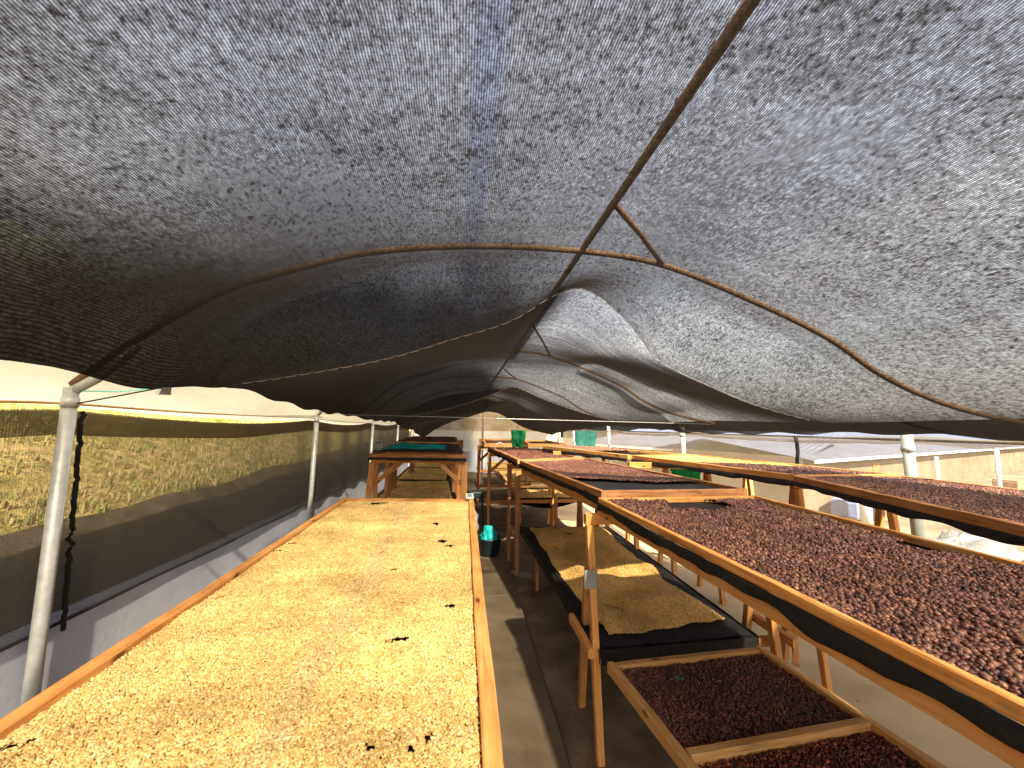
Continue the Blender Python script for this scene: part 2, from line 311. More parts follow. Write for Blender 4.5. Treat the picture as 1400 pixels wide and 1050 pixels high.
def grid(name, nu, nv, fn, mat, parent=None, smooth=True, keep=None, thick=0):
    V = []; Fc = []
    for j in range(nv + 1):
        for i in range(nu + 1): V.append(rel(parent, fn(i / nu, j / nv)))
    for j in range(nv):
        for i in range(nu):
            if keep and not keep((i + .5) / nu, (j + .5) / nv): continue
            Fc.append((j*(nu+1)+i, j*(nu+1)+i+1, (j+1)*(nu+1)+i+1, (j+1)*(nu+1)+i))
    o = mesh_obj(name, V, Fc, mat, parent, smooth)
    if thick: s = o.modifiers.new('thickness', 'SOLIDIFY'); s.thickness = thick; s.offset = 0
    return o
def interp(tab, x):
    if x <= tab[0][0]: return tab[0][1]
    for (a, b), (c, d) in zip(tab, tab[1:]):
        if x <= c: return b + (d - b) * (x - a) / (c - a)
    return tab[-1][1]
def smooth_tab(tab, n=40):
    """Catmull-Rom resample of a polyline y(x)"""
    xs = [p[0] for p in tab]; ys = [p[1] for p in tab]; m = []
    for i in range(len(xs)):
        a, b = max(0, i-1), min(len(xs)-1, i+1); m.append((ys[b]-ys[a])/(xs[b]-xs[a]))
    res = []
    for q in range(n + 1):
        x = xs[0] + (xs[-1]-xs[0])*q/n; i = 0
        while i < len(xs)-2 and x > xs[i+1]: i += 1
        h = xs[i+1]-xs[i]; t = (x-xs[i])/h
        res.append((x, (2*t**3-3*t*t+1)*ys[i] + (t**3-2*t*t+t)*h*m[i] + (-2*t**3+3*t*t)*ys[i+1] + (t**3-t*t)*h*m[i+1]))
    return res
def nz(x, y, z=0, s=1): return noise.noise(Vector((x*s, y*s, z*s)))

# ------------------------------------------------------------ setting: ground
XL, XR, YE = -1.80, 3.35, 14.3
def ground_fn(u, v):
    x = -60 + 160 * u; y = -30 + 150 * v; return x, y
def SHADE_EDGE(y): return interp([(0, 1.14), (5, 1.16), (8, 1.22), (14, 1.32)], y)  # steep bank foot rises to where its painted shade ends
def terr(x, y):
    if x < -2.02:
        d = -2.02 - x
        ct = SHADE_EDGE(y) + .05 * nz(0, y, 0, 1.1); z = interp([(0, 0), (.07, ct - .12), (.22, ct), (1.5, 1.66), (5, 2.8), (12, 5.0), (58, 11)], d)
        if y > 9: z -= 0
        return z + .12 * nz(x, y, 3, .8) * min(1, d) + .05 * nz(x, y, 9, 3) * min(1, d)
    if x > XR + .25 or y > YE + .4:
        d = max(x - XR - .25, 0)
        return interp([(0, -.02), (1.2, -.12), (3.5, -1.0), (7, -2.15), (12, -2.3), (100, -2.4)], d) + .06 * nz(x, y, 5, .5) * min(1, d)
    return -.02
xs = sorted(set([-60, -40, -25, -16, -12, -9, -7] + [round(-6 + .15 * i, 3) for i in range(20)] + [round(-3.1 + .08*i, 3) for i in range(14)] + [-2.24, -2.16, -2.09, -2.02] + [-1.7, 0, 1.5, 3, 3.7, 4, 4.5, 5, 5.5, 6, 6.5, 7, 8, 9, 10.5, 12, 15, 20, 30, 50, 100]))
ys = sorted(set([-30, -15, -8, -4] + [round(-2 + .3 * i, 3) for i in range(60)] + [18, 22, 28, 36, 50, 80, 120]))
V = [(x, y, terr(x, y)) for y in ys for x in xs]; nx = len(xs)
Fc = [(j*nx+i, j*nx+i+1, (j+1)*nx+i+1, (j+1)*nx+i) for j in range(len(ys)-1) for i in range(nx-1)]
g = mesh_obj('ground', V, Fc, YARD, smooth=True); g.data.materials.append(BANK); g.data.materials.append(BANK_SHADE)
for p in g.data.polygons:
    c = p.center
    if c.x < -2.0 or (3.6 < c.x < 9 and c.y > 6): p.material_index = 1
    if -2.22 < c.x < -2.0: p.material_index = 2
tag(g, kind='structure')
o = grid('rough_floor', 60, 160, lambda u, v: (.58 + u * (1.75 - .58), -3 + v * (YE + 3), .004 + .004 * nz(u * 20, v * 160)), FLOOR); tag(o, kind='structure')
o = grid('pale_floor', 40, 120, lambda u, v: (1.75 + u * (XR - .02 - 1.75), -3 + v * (YE + 3), .006 + .002 * nz(u * 20, v * 120)), PALE); tag(o, kind='structure')
V, Fc = [], []
yy = -3.0
while yy < YE - .1:
    ln = 2.4; box_geo(((XL + .58) / 2, yy + ln / 2 - .003, .004), (.58 - XL - .02, ln - .010, .044), V, Fc); yy += ln
o = mesh_obj('aisle_slab', V, Fc, SLAB); bv = o.modifiers.new('bevel', 'BEVEL'); bv.width = .006; bv.segments = 2; tag(o, kind='structure')

# grass tufts on the bank
def blades(name, pts, hmin, hmax, mat, spread=.5, w=.008, per=7):
    V, Fc = [], []
    for (x, y, z) in pts:
        for k in range(per):
            a = random.uniform(0, 6.28); h = random.uniform(hmin, hmax); l = random.uniform(.1, spread) * h
            dx, dy = math.cos(a), math.sin(a); bx_, by_ = x + random.uniform(-.04, .04), y + random.uniform(-.04, .04)
            ww = w * random.uniform(.6, 1.5); b = len(V)
            V += [(bx_ - dy*ww, by_ + dx*ww, z - .02), (bx_ + dy*ww, by_ - dx*ww, z - .02),
                  (bx_ + dx*l*.4 + dy*ww*.7, by_ + dy*l*.4 - dx*ww*.7, z + h*.6), (bx_ + dx*l*.4 - dy*ww*.7, by_ + dy*l*.4 + dx*ww*.7, z + h*.6), (bx_ + dx*l, by_ + dy*l, z + h)]
            Fc += [(b, b+1, b+2, b+3), (b+3, b+2, b+4)]
    return mesh_obj(name, V, Fc, mat)
pts = []
for i in range(11000):
    d = random.random() ** 1.6 * 6 + .05; x = -2.20 - d; y = random.uniform(-.5, 22); pts.append((x, y, terr(x, y)))
o = blades('grass', pts, .02, .065, GRASS, 1.0, .006); tag(o, 'dry yellow and green grass covering the bank outside the left net wall', 'grass', kind='stuff')
pts = [(x, y, terr(x, y)) for x, y in ((random.uniform(4.2, 12), random.uniform(5, 24)) for _ in range(1500))]
o = blades('weeds', pts, .10, .35, GRASS, .8, .014); tag(o, 'pale weeds growing on the slope outside the right net wall', 'weeds', kind='stuff')

# ------------------------------------------------------------ greenhouse: curb, posts, arches, film, nets
def curb(name, label, a, b, z, th=.10):
    a, b = Vector(a), Vector(b); d = (b - a).normalized(); nrm = Vector((-d.y, d.x, 0)); ln = (b - a).length; n = int(ln / .3)
    V, Fc = [], []
    for i in range(n + 1):
        p = a + d * ln * i / n; w = .004 * nz(i * .7, 3)
        for s, zz in ((-1, -.05), (-1, z + w - (.019 * max(0, p.y) if a.x == b.x and z > .5 else 0)), (1, z + w - (.019 * max(0, p.y) if a.x == b.x and z > .5 else 0)), (1, -.05)): V.append(p + nrm * (s * th / 2) + Vector((0, 0, zz)))
    for i in range(n):
        for k in range(4): Fc.append((i*4+k, i*4+(k+1) % 4, (i+1)*4+(k+1) % 4, (i+1)*4+k))
    Fc += [(0, 1, 2, 3), (n*4+3, n*4+2, n*4+1, n*4)]
    o = mesh_obj(name, V, Fc, CURB); return tag(o, label, 'low wall')
curb('curb_wall', 'long low wall painted pale blue along the left side behind the bright bed', (XL - .12, -3, 0), (XL - .12, YE - .06, 0), .80)
curb('curb_wall', 'low pale blue wall closing the far end of the drying house', (XL - .06, YE, 0), (XR + .06, YE, 0), .73)
curb('curb_wall', 'very low pale kerb under the right net wall', (XR + .10, -3, 0), (XR + .10, YE - .06, 0), .10)

ARCH = smooth_tab([(-1.80, .10), (-1.55, .32), (-1.19, .57), (-.87, .70), (-.52, .81), (0, .88), (.61, .893), (1.06, .845), (1.6, .665), (2.06, .47), (2.38, .27), (2.8, .11), (3.35, .0)], 60)
POSTS_L = [-1.02, 2.08, 5.22, 8.3, 11.35]
POSTS_R = [-.4, 2.74, 5.95, 9.2, 12.3]
words = ['nearest thick galvanised post by the left net wall', 'second galvanised post along the left net wall', 'third galvanised post along the left net wall', 'fourth thin looking galvanised post of the left net wall']
for i, y in enumerate(POSTS_L):
    lab = (['galvanised post of the left wall beside the camera'] + words)[i]
    t_ = thing('wall_post', lab, 'post', (XL, y, 0), 'galvanised posts of the left wall')
    lean = .0; tp = .125 - .022 * (y - 2.08)
    tube('shaft', [(XL - .01 + lean, y, 0), (XL + .01, y, EYE + tp)], .028, GALV, t_, 16)
    V, Fc = tube_geo([rel(t_, (XL + .01, y, EYE + tp - .09)), rel(t_, (XL + .01, y, EYE + tp - .045))], .032, 16)
    mesh_obj('clamp', V, Fc, GALV, t_, True)
    tube('bracket', [(XL + .01, y, EYE + tp - .02), (XL + .10, y + .01, EYE + .17), (XL + .25, y + .02, EYE + .33)], .022, GALV, t_, 12)
wr = ['galvanised post of the right wall beside the camera', 'thick pale post leaning slightly inside the right net wall', 'second pale post along the right net wall', 'third pale post along the right net wall', 'farthest pale post of the right net wall']
for i, y in enumerate(POSTS_R):
    t_ = thing('wall_post', wr[i], 'post', (XR, y, 0), 'pale posts of the right wall')
    tube('shaft', [(XR + .02, y, 0), (XR - .06, y, EYE - .02)], .036, GALVR, t_, 16)
    tube('clamp', [(XR - .055, y, EYE - .16), (XR - .057, y, EYE - .12)], .042, GALVR, t_, 16)
AY = [-1.0, 2.09, 5.22, 8.3, 11.4, 14.1]
an = ['behind the camera', 'nearest seen through the shade cloth', 'second seen through the shade cloth', 'third back', 'fourth back', 'farthest by the end wall']
for i, y in enumerate(AY):
    o = tube('roof_arch', [(x, y, EYE + h + .04) for x, h in ARCH], .016, PIPE, None, 10); tag(o, 'curved brown roof pipe, ' + an[i], 'roof arch', 'roof arches above the shade cloth')
o = tube('ridge_pipe', [(.61, y, EYE + .95) for y in np.linspace(-1, YE - .1, 30)], .017, PIPE); tag(o, 'long straight brown ridge pipe running above the shade cloth', 'roof pipe')
for k, (y0, y1, x1) in enumerate(((1.62, 2.09, 1.06), (3.8, 5.22, 1.08), (7.0, 8.3, 1.0))):
    o = tube('corner_brace', [(.61, y0, EYE + .945), ((.61 + x1)/2, (y0+y1)/2, EYE + .93), (x1, y1, EYE + interp(ARCH, x1) + .045)], .013, PIPE)
    tag(o, ('short brown brace from the ridge pipe to the ' + ('nearest', 'second', 'third')[k] + ' roof arch'), 'brace', 'braces between ridge pipe and arches')

def film_fn(u, v):
    x = XL - .12 + u * (XR - XL + .24); y = -3 + v * (YE + 3.0)
    near = min(abs(y - a) for a in AY)
    h = interp(ARCH, x) + .085 - .03 * min(1, near / 1.4) * min(1, max(0, (x - XL) * 2)) + .006 * nz(x, y, 1, 4)
    if x < XL + .02: h = .115 - .07 * min(1, (XL + .02 - x) / .1) - .022 * (y - 2.08) * min(1, (XL + .02 - x) / .1) - .02 * abs(math.sin(math.pi * (y - 2.08) / 3.1))
    return Vector((x, y, EYE + h))
o = grid('roof_film', 70, 150, film_fn, FILM); tag(o, 'cream translucent plastic roof film over the whole drying house', 'roof film')
tube_pts = [(XL - .05, y, EYE + .055 - .03 * math.sin(math.pi * ((y - 2.08) / 3.1 % 1)) ) for y in np.linspace(-2, YE - .2, 90)]
o = tube('eave_wire', tube_pts, .006, WOODL); tag(o, 'thin cord along the hem of the roof film on the left', 'cord')

# shade cloth: height above the eye at stations along the house
ST = [
 (-3.0, [(-1.42, .20), (-1.32, .38), (-1.19, .52), (-.87, .665), (-.52, .775), (0, .85), (.61, .865), (1.06, .81), (1.6, .62), (2.2, .33), (2.6, .10), (3.02, -.03)]),
 (.6, [(-1.42, .20), (-1.32, .38), (-1.19, .52), (-.87, .665), (-.52, .775), (0, .85), (.61, .865), (1.06, .81), (1.6, .62), (2.2, .30), (2.6, .08), (3.0, -.01)]),
 (2.09, [(-1.41, .135), (-1.33, .32), (-1.19, .49), (-.87, .655), (-.52, .765), (0, .84), (.61, .855), (1.06, .80), (1.65, .60), (2.0, .44), (2.33, .235), (2.65, .06), (3.0, -.035)]),
 (2.65, [(-1.46, .195), (-1.13, .255), (-.76, .333), (-.44, .415), (-.12, .53), (.29, .68), (.56, .86), (.73, .93), (.90, .86), (1.13, .655), (1.28, .46), (1.76, .245), (2.03, .15), (2.45, .055), (2.99, -.03)]),
 (5.2, [(-1.50, .06), (-1.25, .32), (-.88, .58), (-.4, .72), (-.115, .785), (.6, .825), (1.056, .81), (1.5, .735), (2.06, .50), (2.46, .27), (2.75, .05), (3.0, -.09)]),
 (6.3, [(-1.42, .01), (-.78, .084), (-.3, .19), (.29, .386), (.673, .56), (.80, .55), (1.17, .397), (1.6, .25), (2.04, .133), (3.0, -.05)]),
 (8.3, [(-1.42, -.02), (-1.1, .2), (-.5, .48), (.2, .60), (.7, .63), (1.2, .55), (1.8, .3), (2.4, .1), (3.0, -.03)]),
 (9.4, [(-1.42, -.13), (-.75, .02), (.06, .183), (.6, .36), (.88, .485), (1.1, .47), (1.4, .33), (1.75, .22), (2.45, .07), (3.0, -.10)]),
 (11.0, [(-1.38, -.22), (-.8, .05), (-.1, .30), (.6, .42), (1.3, .28), (2.1, -.02), (2.95, -.17)]),
 (12.4, [(-1.47, -.33), (-1.19, -.45), (-.9, -.26), (-.476, -.043), (.148, .169), (.627, .315), (.85, .30), (1.03, .261), (1.4, .06), (1.86, -.166), (2.633, -.33)]),
 (14.1, [(-1.42, .0), (-1.1, .3), (-.5, .6), (.2, .75), (.7, .78), (1.2, .68), (1.8, .4), (2.4, .12), (3.0, -.08)]),
]
NS = 64
STN = []
for y, tab in ST:
    xs_ = np.linspace(0, 1, NS + 1); x0, x1 = tab[0][0], tab[-1][0]
    sm = smooth_tab(tab, 200); STN.append((y, [(x0 + (x1 - x0) * s, interp(sm, x0 + (x1 - x0) * s)) for s in xs_]))
def cloth_at(s, y):
    for (ya, A), (yb, B) in zip(STN, STN[1:]):
        if y <= yb or yb == STN[-1][0]:
            t = (y - ya) / (yb - ya); t = max(0, min(1, t)); is_seam = lambda q: q in (2.65, 6.3, 9.4, 12.4)
            # a seam is a crease pulled down by its wire, an arch is a round support
            if is_seam(yb): e = t * t if not is_seam(ya) else t
            elif is_seam(ya): e = 1 - (1 - t) ** 2
            else: e = t * t * (3 - 2 * t)
            e = .55 * e + .45 * (t * t * (3 - 2 * t))
            f = s * NS; i = min(NS - 1, int(f)); w = f - i
            xa = A[i][0]*(1-w) + A[i+1][0]*w; ha = A[i][1]*(1-w) + A[i+1][1]*w
            xb = B[i][0]*(1-w) + B[i+1][0]*w; hb = B[i][1]*(1-w) + B[i+1][1]*w
            return xa + (xb - xa) * e, ha + (hb - ha) * e
Y0C, Y1C = -3.0, 14.1
def cloth_fn(u, v):
    y = Y0C + v * (Y1C - Y0C); x, h = cloth_at(u, y)
    if x > 1.5: h = min(h, interp(ARCH, x) - .015)
    h += .012 * nz(x, y, 2, 1.3) + .0025 * nz(x * 1.5, y * 5, 7, 2)
    edge = min(u, 1 - u)
    if edge < .05: h += .012 * math.sin(y * 9) * (1 - edge / .05)
    return Vector((x, y, EYE + h))
cl = grid('shade_cloth', 150, 520, cloth_fn, SHADE); tag(cl, 'large dark grey knitted shade cloth sagging in peaks under the roof', 'shade cloth')
def seam(y, s0, s1):
    pts = []; rr = []; n = 420
    for k in range(n + 1):
        x, h = cloth_at(s0 + (s1 - s0) * k / n, y); pts.append((x, y - .004, EYE + h - .006 + (.004 if (k // 3) % 3 == 0 else 0))); rr.append(.0028 if (k // 3) % 3 else .0012)
    return tube_geo(pts, rr, 6)
for y, s0, s1 in ((2.65, .0, .87), (6.3, .12, .85)):
    V, Fc = seam(y, s0, s1); mesh_obj('stitching', V, Fc, WIRE, cl, True)
for k, y in enumerate((5.22,)):
    o = tube('steel_wire', [(XL, y, EYE + .068), (0, y, EYE + .055), (XR, y, EYE + .03)], .0042, WIRE, None, 6); tag(o, 'straight steel wire stretched across the house below the dark cloth', 'wire')
o = tube('string', [(XL + .03, 2.08, EYE + .05), (-1.6, 2.08, EYE + .09), (-1.40, 2.09, EYE + .14)], .0035, BLACK, None, 6); tag(o, 'thin dark string from the nearest left post to the cloth corner', 'string')
o = tube('string', [(XL + .03, 2.08, EYE + .11), (-1.6, 2.08, EYE + .11), (-1.42, 2.09, EYE + .135)], .003, CYANP, None, 6); tag(o, 'pale blue cord from the nearest left post to the cloth corner', 'cord')
V, Fc = [], []; box_geo((-1.41, 2.09, EYE + .12), (.05, .03, .035), V, Fc, .4); o = mesh_obj('cloth_clip', V, Fc, GREY); tag(o, 'small grey clip gripping the left corner of the shade cloth', 'clip')

# left net wall
def lnet(u, v):
    y = -2.5 + u * (YE - .1 + 2.5); z0 = .798 - .019 * max(0, y) + .012 * nz(y, 0, 0, 1.6) + .008 * math.sin(y * 5.1)
    sag = .05 * abs(math.sin(math.pi * (y - 2.08) / 3.1)); z1 = EYE + .045 - sag * 1.0 - .012 * y
    x = XL - .055 + .012 * nz(y, v * 2, 4, 1.2) + (0.006 * math.sin(y * 7) if y > 5 else 0) * 2
    return Vector((x, y, z0 + (z1 - z0) * v))
o = grid('net_wall', 160, 12, lnet, NETL)
tag(o, 'brown see-through net wall along the left side above the pale low wall', 'net wall')
nw = o
def lband(u, v):
    y = -2.5 + u * (YE - .1 + 2.5); p = lnet(u, 1); hh = .115 + .012 * nz(y, 3, 0, .9); return Vector((p.x + .012, y, p.z + .006 - hh * v))
grid('overlap_band', 160, 3, lband, NETD, nw)
def wavy(p, q, amp, n=40, r=.012, fr=30):
    p, q = Vector(p), Vector(q); out_ = []; rr = []
    for i in range(n + 1):
        t = i / n; out_.append(p.lerp(q, t) + Vector((amp*.3*nz(t*fr, 1), amp*nz(t*fr, 5), 0))); rr.append(r * (1 + .45 * nz(t * fr, 9, 0, 2)))
    return out_, rr
a, b = at_x(112, 563, XL - .035), at_x(86, 862, XL - .035)
pp, rr = wavy(a, b, .02, 60, .010); tube('lacing', pp, rr, BLACK, nw, 8)
pp = [lnet((y + 2.5) / (YE + 2.4), 0) + Vector((.004, 0, 0)) for y in np.linspace(-2, 13, 120)]; tube('bottom_hem', pp, .006, BLACK, nw, 6)
# right net wall
def rnet(u, v):
    y = -2.5 + u * (YE - .1 + 2.5); z1 = EYE - .04 - .012 * y + .035 * abs(math.sin(math.pi * (y - 2.74) / 3.2)) * -1 + .01 * nz(y, 2)
    return Vector((XR + .085 + .02 * nz(y, v, 2, 1.4), y, .09 + (z1 - .09) * v))
rn = grid('net_wall', 120, 10, rnet, NETR); tag(rn, 'pale see-through net wall along the right side with the yard behind', 'net wall')
def rroll(u, v):
    p = rnet(u, 1); a = v * 2 * math.pi; r = .030 + .010 * nz(u * 60, v * 3); return Vector((p.x - .03 + r * math.cos(a) * .7, p.y, p.z + r * math.sin(a)))
grid('rolled_top', 160, 10, rroll, NETR, rn)
tube('net_cord', [(XR + .05, 3.90 + .01 * math.sin(z * 20), z) for z in np.linspace(.1, EYE - .08, 20)], .017, BLACK, rn, 8)
tube('rail', [(XR + .06, -2, EYE - .03), (XR + .06, YE - .2, EYE - .19)], .010, BLACK, rn, 6)

# end wall
ew = thing('end_wall', 'far end wall of cream film with a beige net gable', 'end wall', (0, YE, 0))
def efilm(u, v):
    x = XL + u * (XR - XL); z1 = EYE + interp(ARCH, x) + .02; z1 = min(z1, 1.46); return Vector((x, YE - .01 + .02 * nz(u * 8, v * 3), .72 + (z1 - .72) * v))
grid('film_sheet', 60, 8, efilm, ENDF, ew)
def egf(u, v):
    x = XL + u * (XR - XL); z1 = EYE + interp(ARCH, x) + .02; return Vector((x, YE + .03, 1.44 + (z1 - 1.44) * v))
grid('gable_film', 60, 6, egf, ENDF, ew)
def egab(u, v):
    x = XL + u * (XR - XL); z1 = EYE + interp(ARCH, x) + .02; return Vector((x, YE - .04 + .03 * nz(u * 8, v * 3, 5), 1.445 + (z1 - 1.445) * v))
grid('gable_net', 60, 8, egab, NETG, ew)
tube('centre_pole', [(.62, YE - .10, 0), (.62, YE - .10, EYE + .85)], .022, PIPE, ew)
tube('corner_pole', [(XL + .03, YE - .12, 0), (XL + .03, YE - .12, EYE + .1)], .03, GALV, ew)
tube('corner_pole', [(XR - .05, YE - .12, 0), (XR - .05, YE - .12, EYE)], .03, GALV, ew)
def backf(u, v):
    x = XL + u * (XR - XL); z1 = EYE + interp(ARCH, x) + .02; return Vector((x, -3, .1 + (z1 - .1) * v))

# ------------------------------------------------------------ trays, beans, trestles
def tray(name, label, C4, z, wood=WOOD, rail=(.034, .05), sag=.02, divider=None, group=None, skirts=(), mesh_inset=0, netdrop=.028, empt=None):
    """C4: near-left, near-right, far-right, far-left (x, y)"""
    P = [Vector((*c[:2], z if len(c) < 3 else c[2])) for c in C4]; cen = sum(P, Vector()) / 4; w, h = rail
    t_ = thing(name, label, 'drying tray', (cen.x, cen.y, z - h), group)
    NL, NR, FR, FL = P; e = lambda a, b: (b - a).normalized(); dz = Vector((0, 0, -h / 2))
    lx, ly = e(NL, NR), e(NL, FL)
    beam('side_rail', NL + lx*w/2 + dz, FL + e(FL, FR)*w/2 + dz, w, h, wood, t_)
    beam('side_rail', NR - lx*w/2 + dz, FR - e(FL, FR)*w/2 + dz, w, h, wood, t_)
    dz2 = dz + Vector((0, 0, -.0025))
    beam('end_rail', NL + lx*(w+.001) + ly*w/2 + dz2, NR - lx*(w+.001) + e(NR, FR)*w/2 + dz2, w, h, wood, t_)
    beam('end_rail', FL + e(FL, FR)*(w+.001) - ly*w/2 + dz2, FR - e(FL, FR)*(w+.001) - e(NR, FR)*w/2 + dz2, w, h, wood, t_)
    if divider:
        a, b = NL.lerp(FL, divider[0]), NR.lerp(FR, divider[1]); d = e(a, b); beam('divider', a + d*(w+.001) + dz2*.8, b - d*(w+.001) + dz2*.8, w, h, wood, t_)
    def bed(u, v):
        q = NL.lerp(NR, u).lerp(FL.lerp(FR, u), v); s = min(1, 6*min(u, 1-u)) * min(1, 8*min(v, 1-v)); q.z -= netdrop + sag * s + .004*nz(q.x*6, q.y*6); return q
    lu, lv = (w*.6)/(NR-NL).length, (w*.6)/(FL-NL).length
    grid('mesh_bed', 24, 40, lambda u, v: bed(lu + u*(1-2*lu), lv + v*(1-2*lv)), BLACKNET, t_, thick=.003)
    for side in skirts:
        A, B, off = {'L': (NL, FL, -lx), 'N': (NL, NR, -ly), 'R': (NR, FR, lx), 'F': (FL, FR, ly)}[side]; seed = random.random()*50
        ln = (B - A).length
        def sk(u, v):
            q = A.lerp(B, u) + off * (.003 + .006*v*(1+nz(u*ln*9, v, seed))); q.z += -h*.92 - v*(.036 + .018*nz(u*ln*3.3, 0, seed) + .012*nz(u*ln*9, 0, seed)) ; return q
        grid('mesh_skirt', max(8, int(ln/.03)), 3, sk, BLACKNET, t_, thick=.003)
    return P, t_
def ico_nodes(name, mat, size, wrinkle, sub=2):
    ng = bpy.data.node_groups.new(name, 'GeometryNodeTree')
    ng.interface.new_socket('Geometry', in_out='INPUT', socket_type='NodeSocketGeometry'); ng.interface.new_socket('Geometry', in_out='OUTPUT', socket_type='NodeSocketGeometry')
    n = ng.nodes; l = ng.links; gi = n.new('NodeGroupInput'); go = n.new('NodeGroupOutput')
    ic = n.new('GeometryNodeMeshIcoSphere'); ic.inputs['Radius'].default_value = 1; ic.inputs['Subdivisions'].default_value = sub
    nt_ = n.new('ShaderNodeTexNoise'); nt_.inputs['Scale'].default_value = 1.3
    sp0 = n.new('GeometryNodeSetPosition'); vm = n.new('ShaderNodeVectorMath'); vm.operation = 'SUBTRACT'; vm.inputs[1].default_value = (.5, .5, .5)
    vs_ = n.new('ShaderNodeVectorMath'); vs_.operation = 'SCALE'; vs_.inputs['Scale'].default_value = wrinkle
    l.new(nt_.outputs['Color'], vm.inputs[0]); l.new(vm.outputs[0], vs_.inputs[0]); l.new(ic.outputs[0], sp0.inputs[0]); l.new(vs_.outputs[0], sp0.inputs['Offset'])
    tf = n.new('GeometryNodeTransform'); tf.inputs['Scale'].default_value = size; l.new(sp0.outputs[0], tf.inputs[0])
    ss = n.new('GeometryNodeSetShadeSmooth'); l.new(tf.outputs[0], ss.inputs[0])
    sm = n.new('GeometryNodeSetMaterial'); sm.inputs['Material'].default_value = mat; l.new(ss.outputs[0], sm.inputs[0])
    pa = n.new('GeometryNodeInputNamedAttribute'); pa.data_type = 'FLOAT'; pa.inputs[0].default_value = 'pt'
    cp = n.new('FunctionNodeCompare'); cp.data_type = 'FLOAT'; cp.operation = 'GREATER_THAN'; cp.inputs[1].default_value = .5; l.new(pa.outputs[0], cp.inputs[0])
    sep = n.new('GeometryNodeSeparateGeometry'); sep.domain = 'POINT'; l.new(gi.outputs[0], sep.inputs[0]); l.new(cp.outputs[0], sep.inputs[1])
    ra = n.new('GeometryNodeInputNamedAttribute'); ra.data_type = 'FLOAT_VECTOR'; ra.inputs[0].default_value = 'rot'
    sa = n.new('GeometryNodeInputNamedAttribute'); sa.data_type = 'FLOAT'; sa.inputs[0].default_value = 'scl'
    ip = n.new('GeometryNodeInstanceOnPoints'); l.new(sep.outputs[0], ip.inputs['Points']); l.new(sm.outputs[0], ip.inputs['Instance'])
    try:
        er = n.new('FunctionNodeEulerToRotation'); l.new(ra.outputs[0], er.inputs[0]); l.new(er.outputs[0], ip.inputs['Rotation'])
    except Exception: l.new(ra.outputs[0], ip.inputs['Rotation'])
    l.new(sa.outputs[0], ip.inputs['Scale'])
    jg = n.new('GeometryNodeJoinGeometry'); l.new(sep.outputs[1], jg.inputs[0]); l.new(ip.outputs[0], jg.inputs[0]); l.new(jg.outputs[0], go.inputs[0]); return ng
NGS = {}
KIND = {'parch': (PARCH, (.0045, .0034, .0024), .30, .0068), 'gold': (PARCH2, (.0055, .0041, .0028), .30, .0084), 'goldfar': (PARCH2, (.012, .010, .006), .4, .019),
        'cherry': (CHERRY, (.0068, .0060, .0057), .42, .0118), 'dark': (CHERRYD, (.0062, .0056, .0054), .30, .0112), 'red': (CHERRYR, (.0062, .0056, .0054), .30, .0112),
        'cherryfar': (CHERRY, (.011, .010, .009), .42, .020), 'pinkfar': (CHERRYP, (.011, .010, .009), .42, .020)}
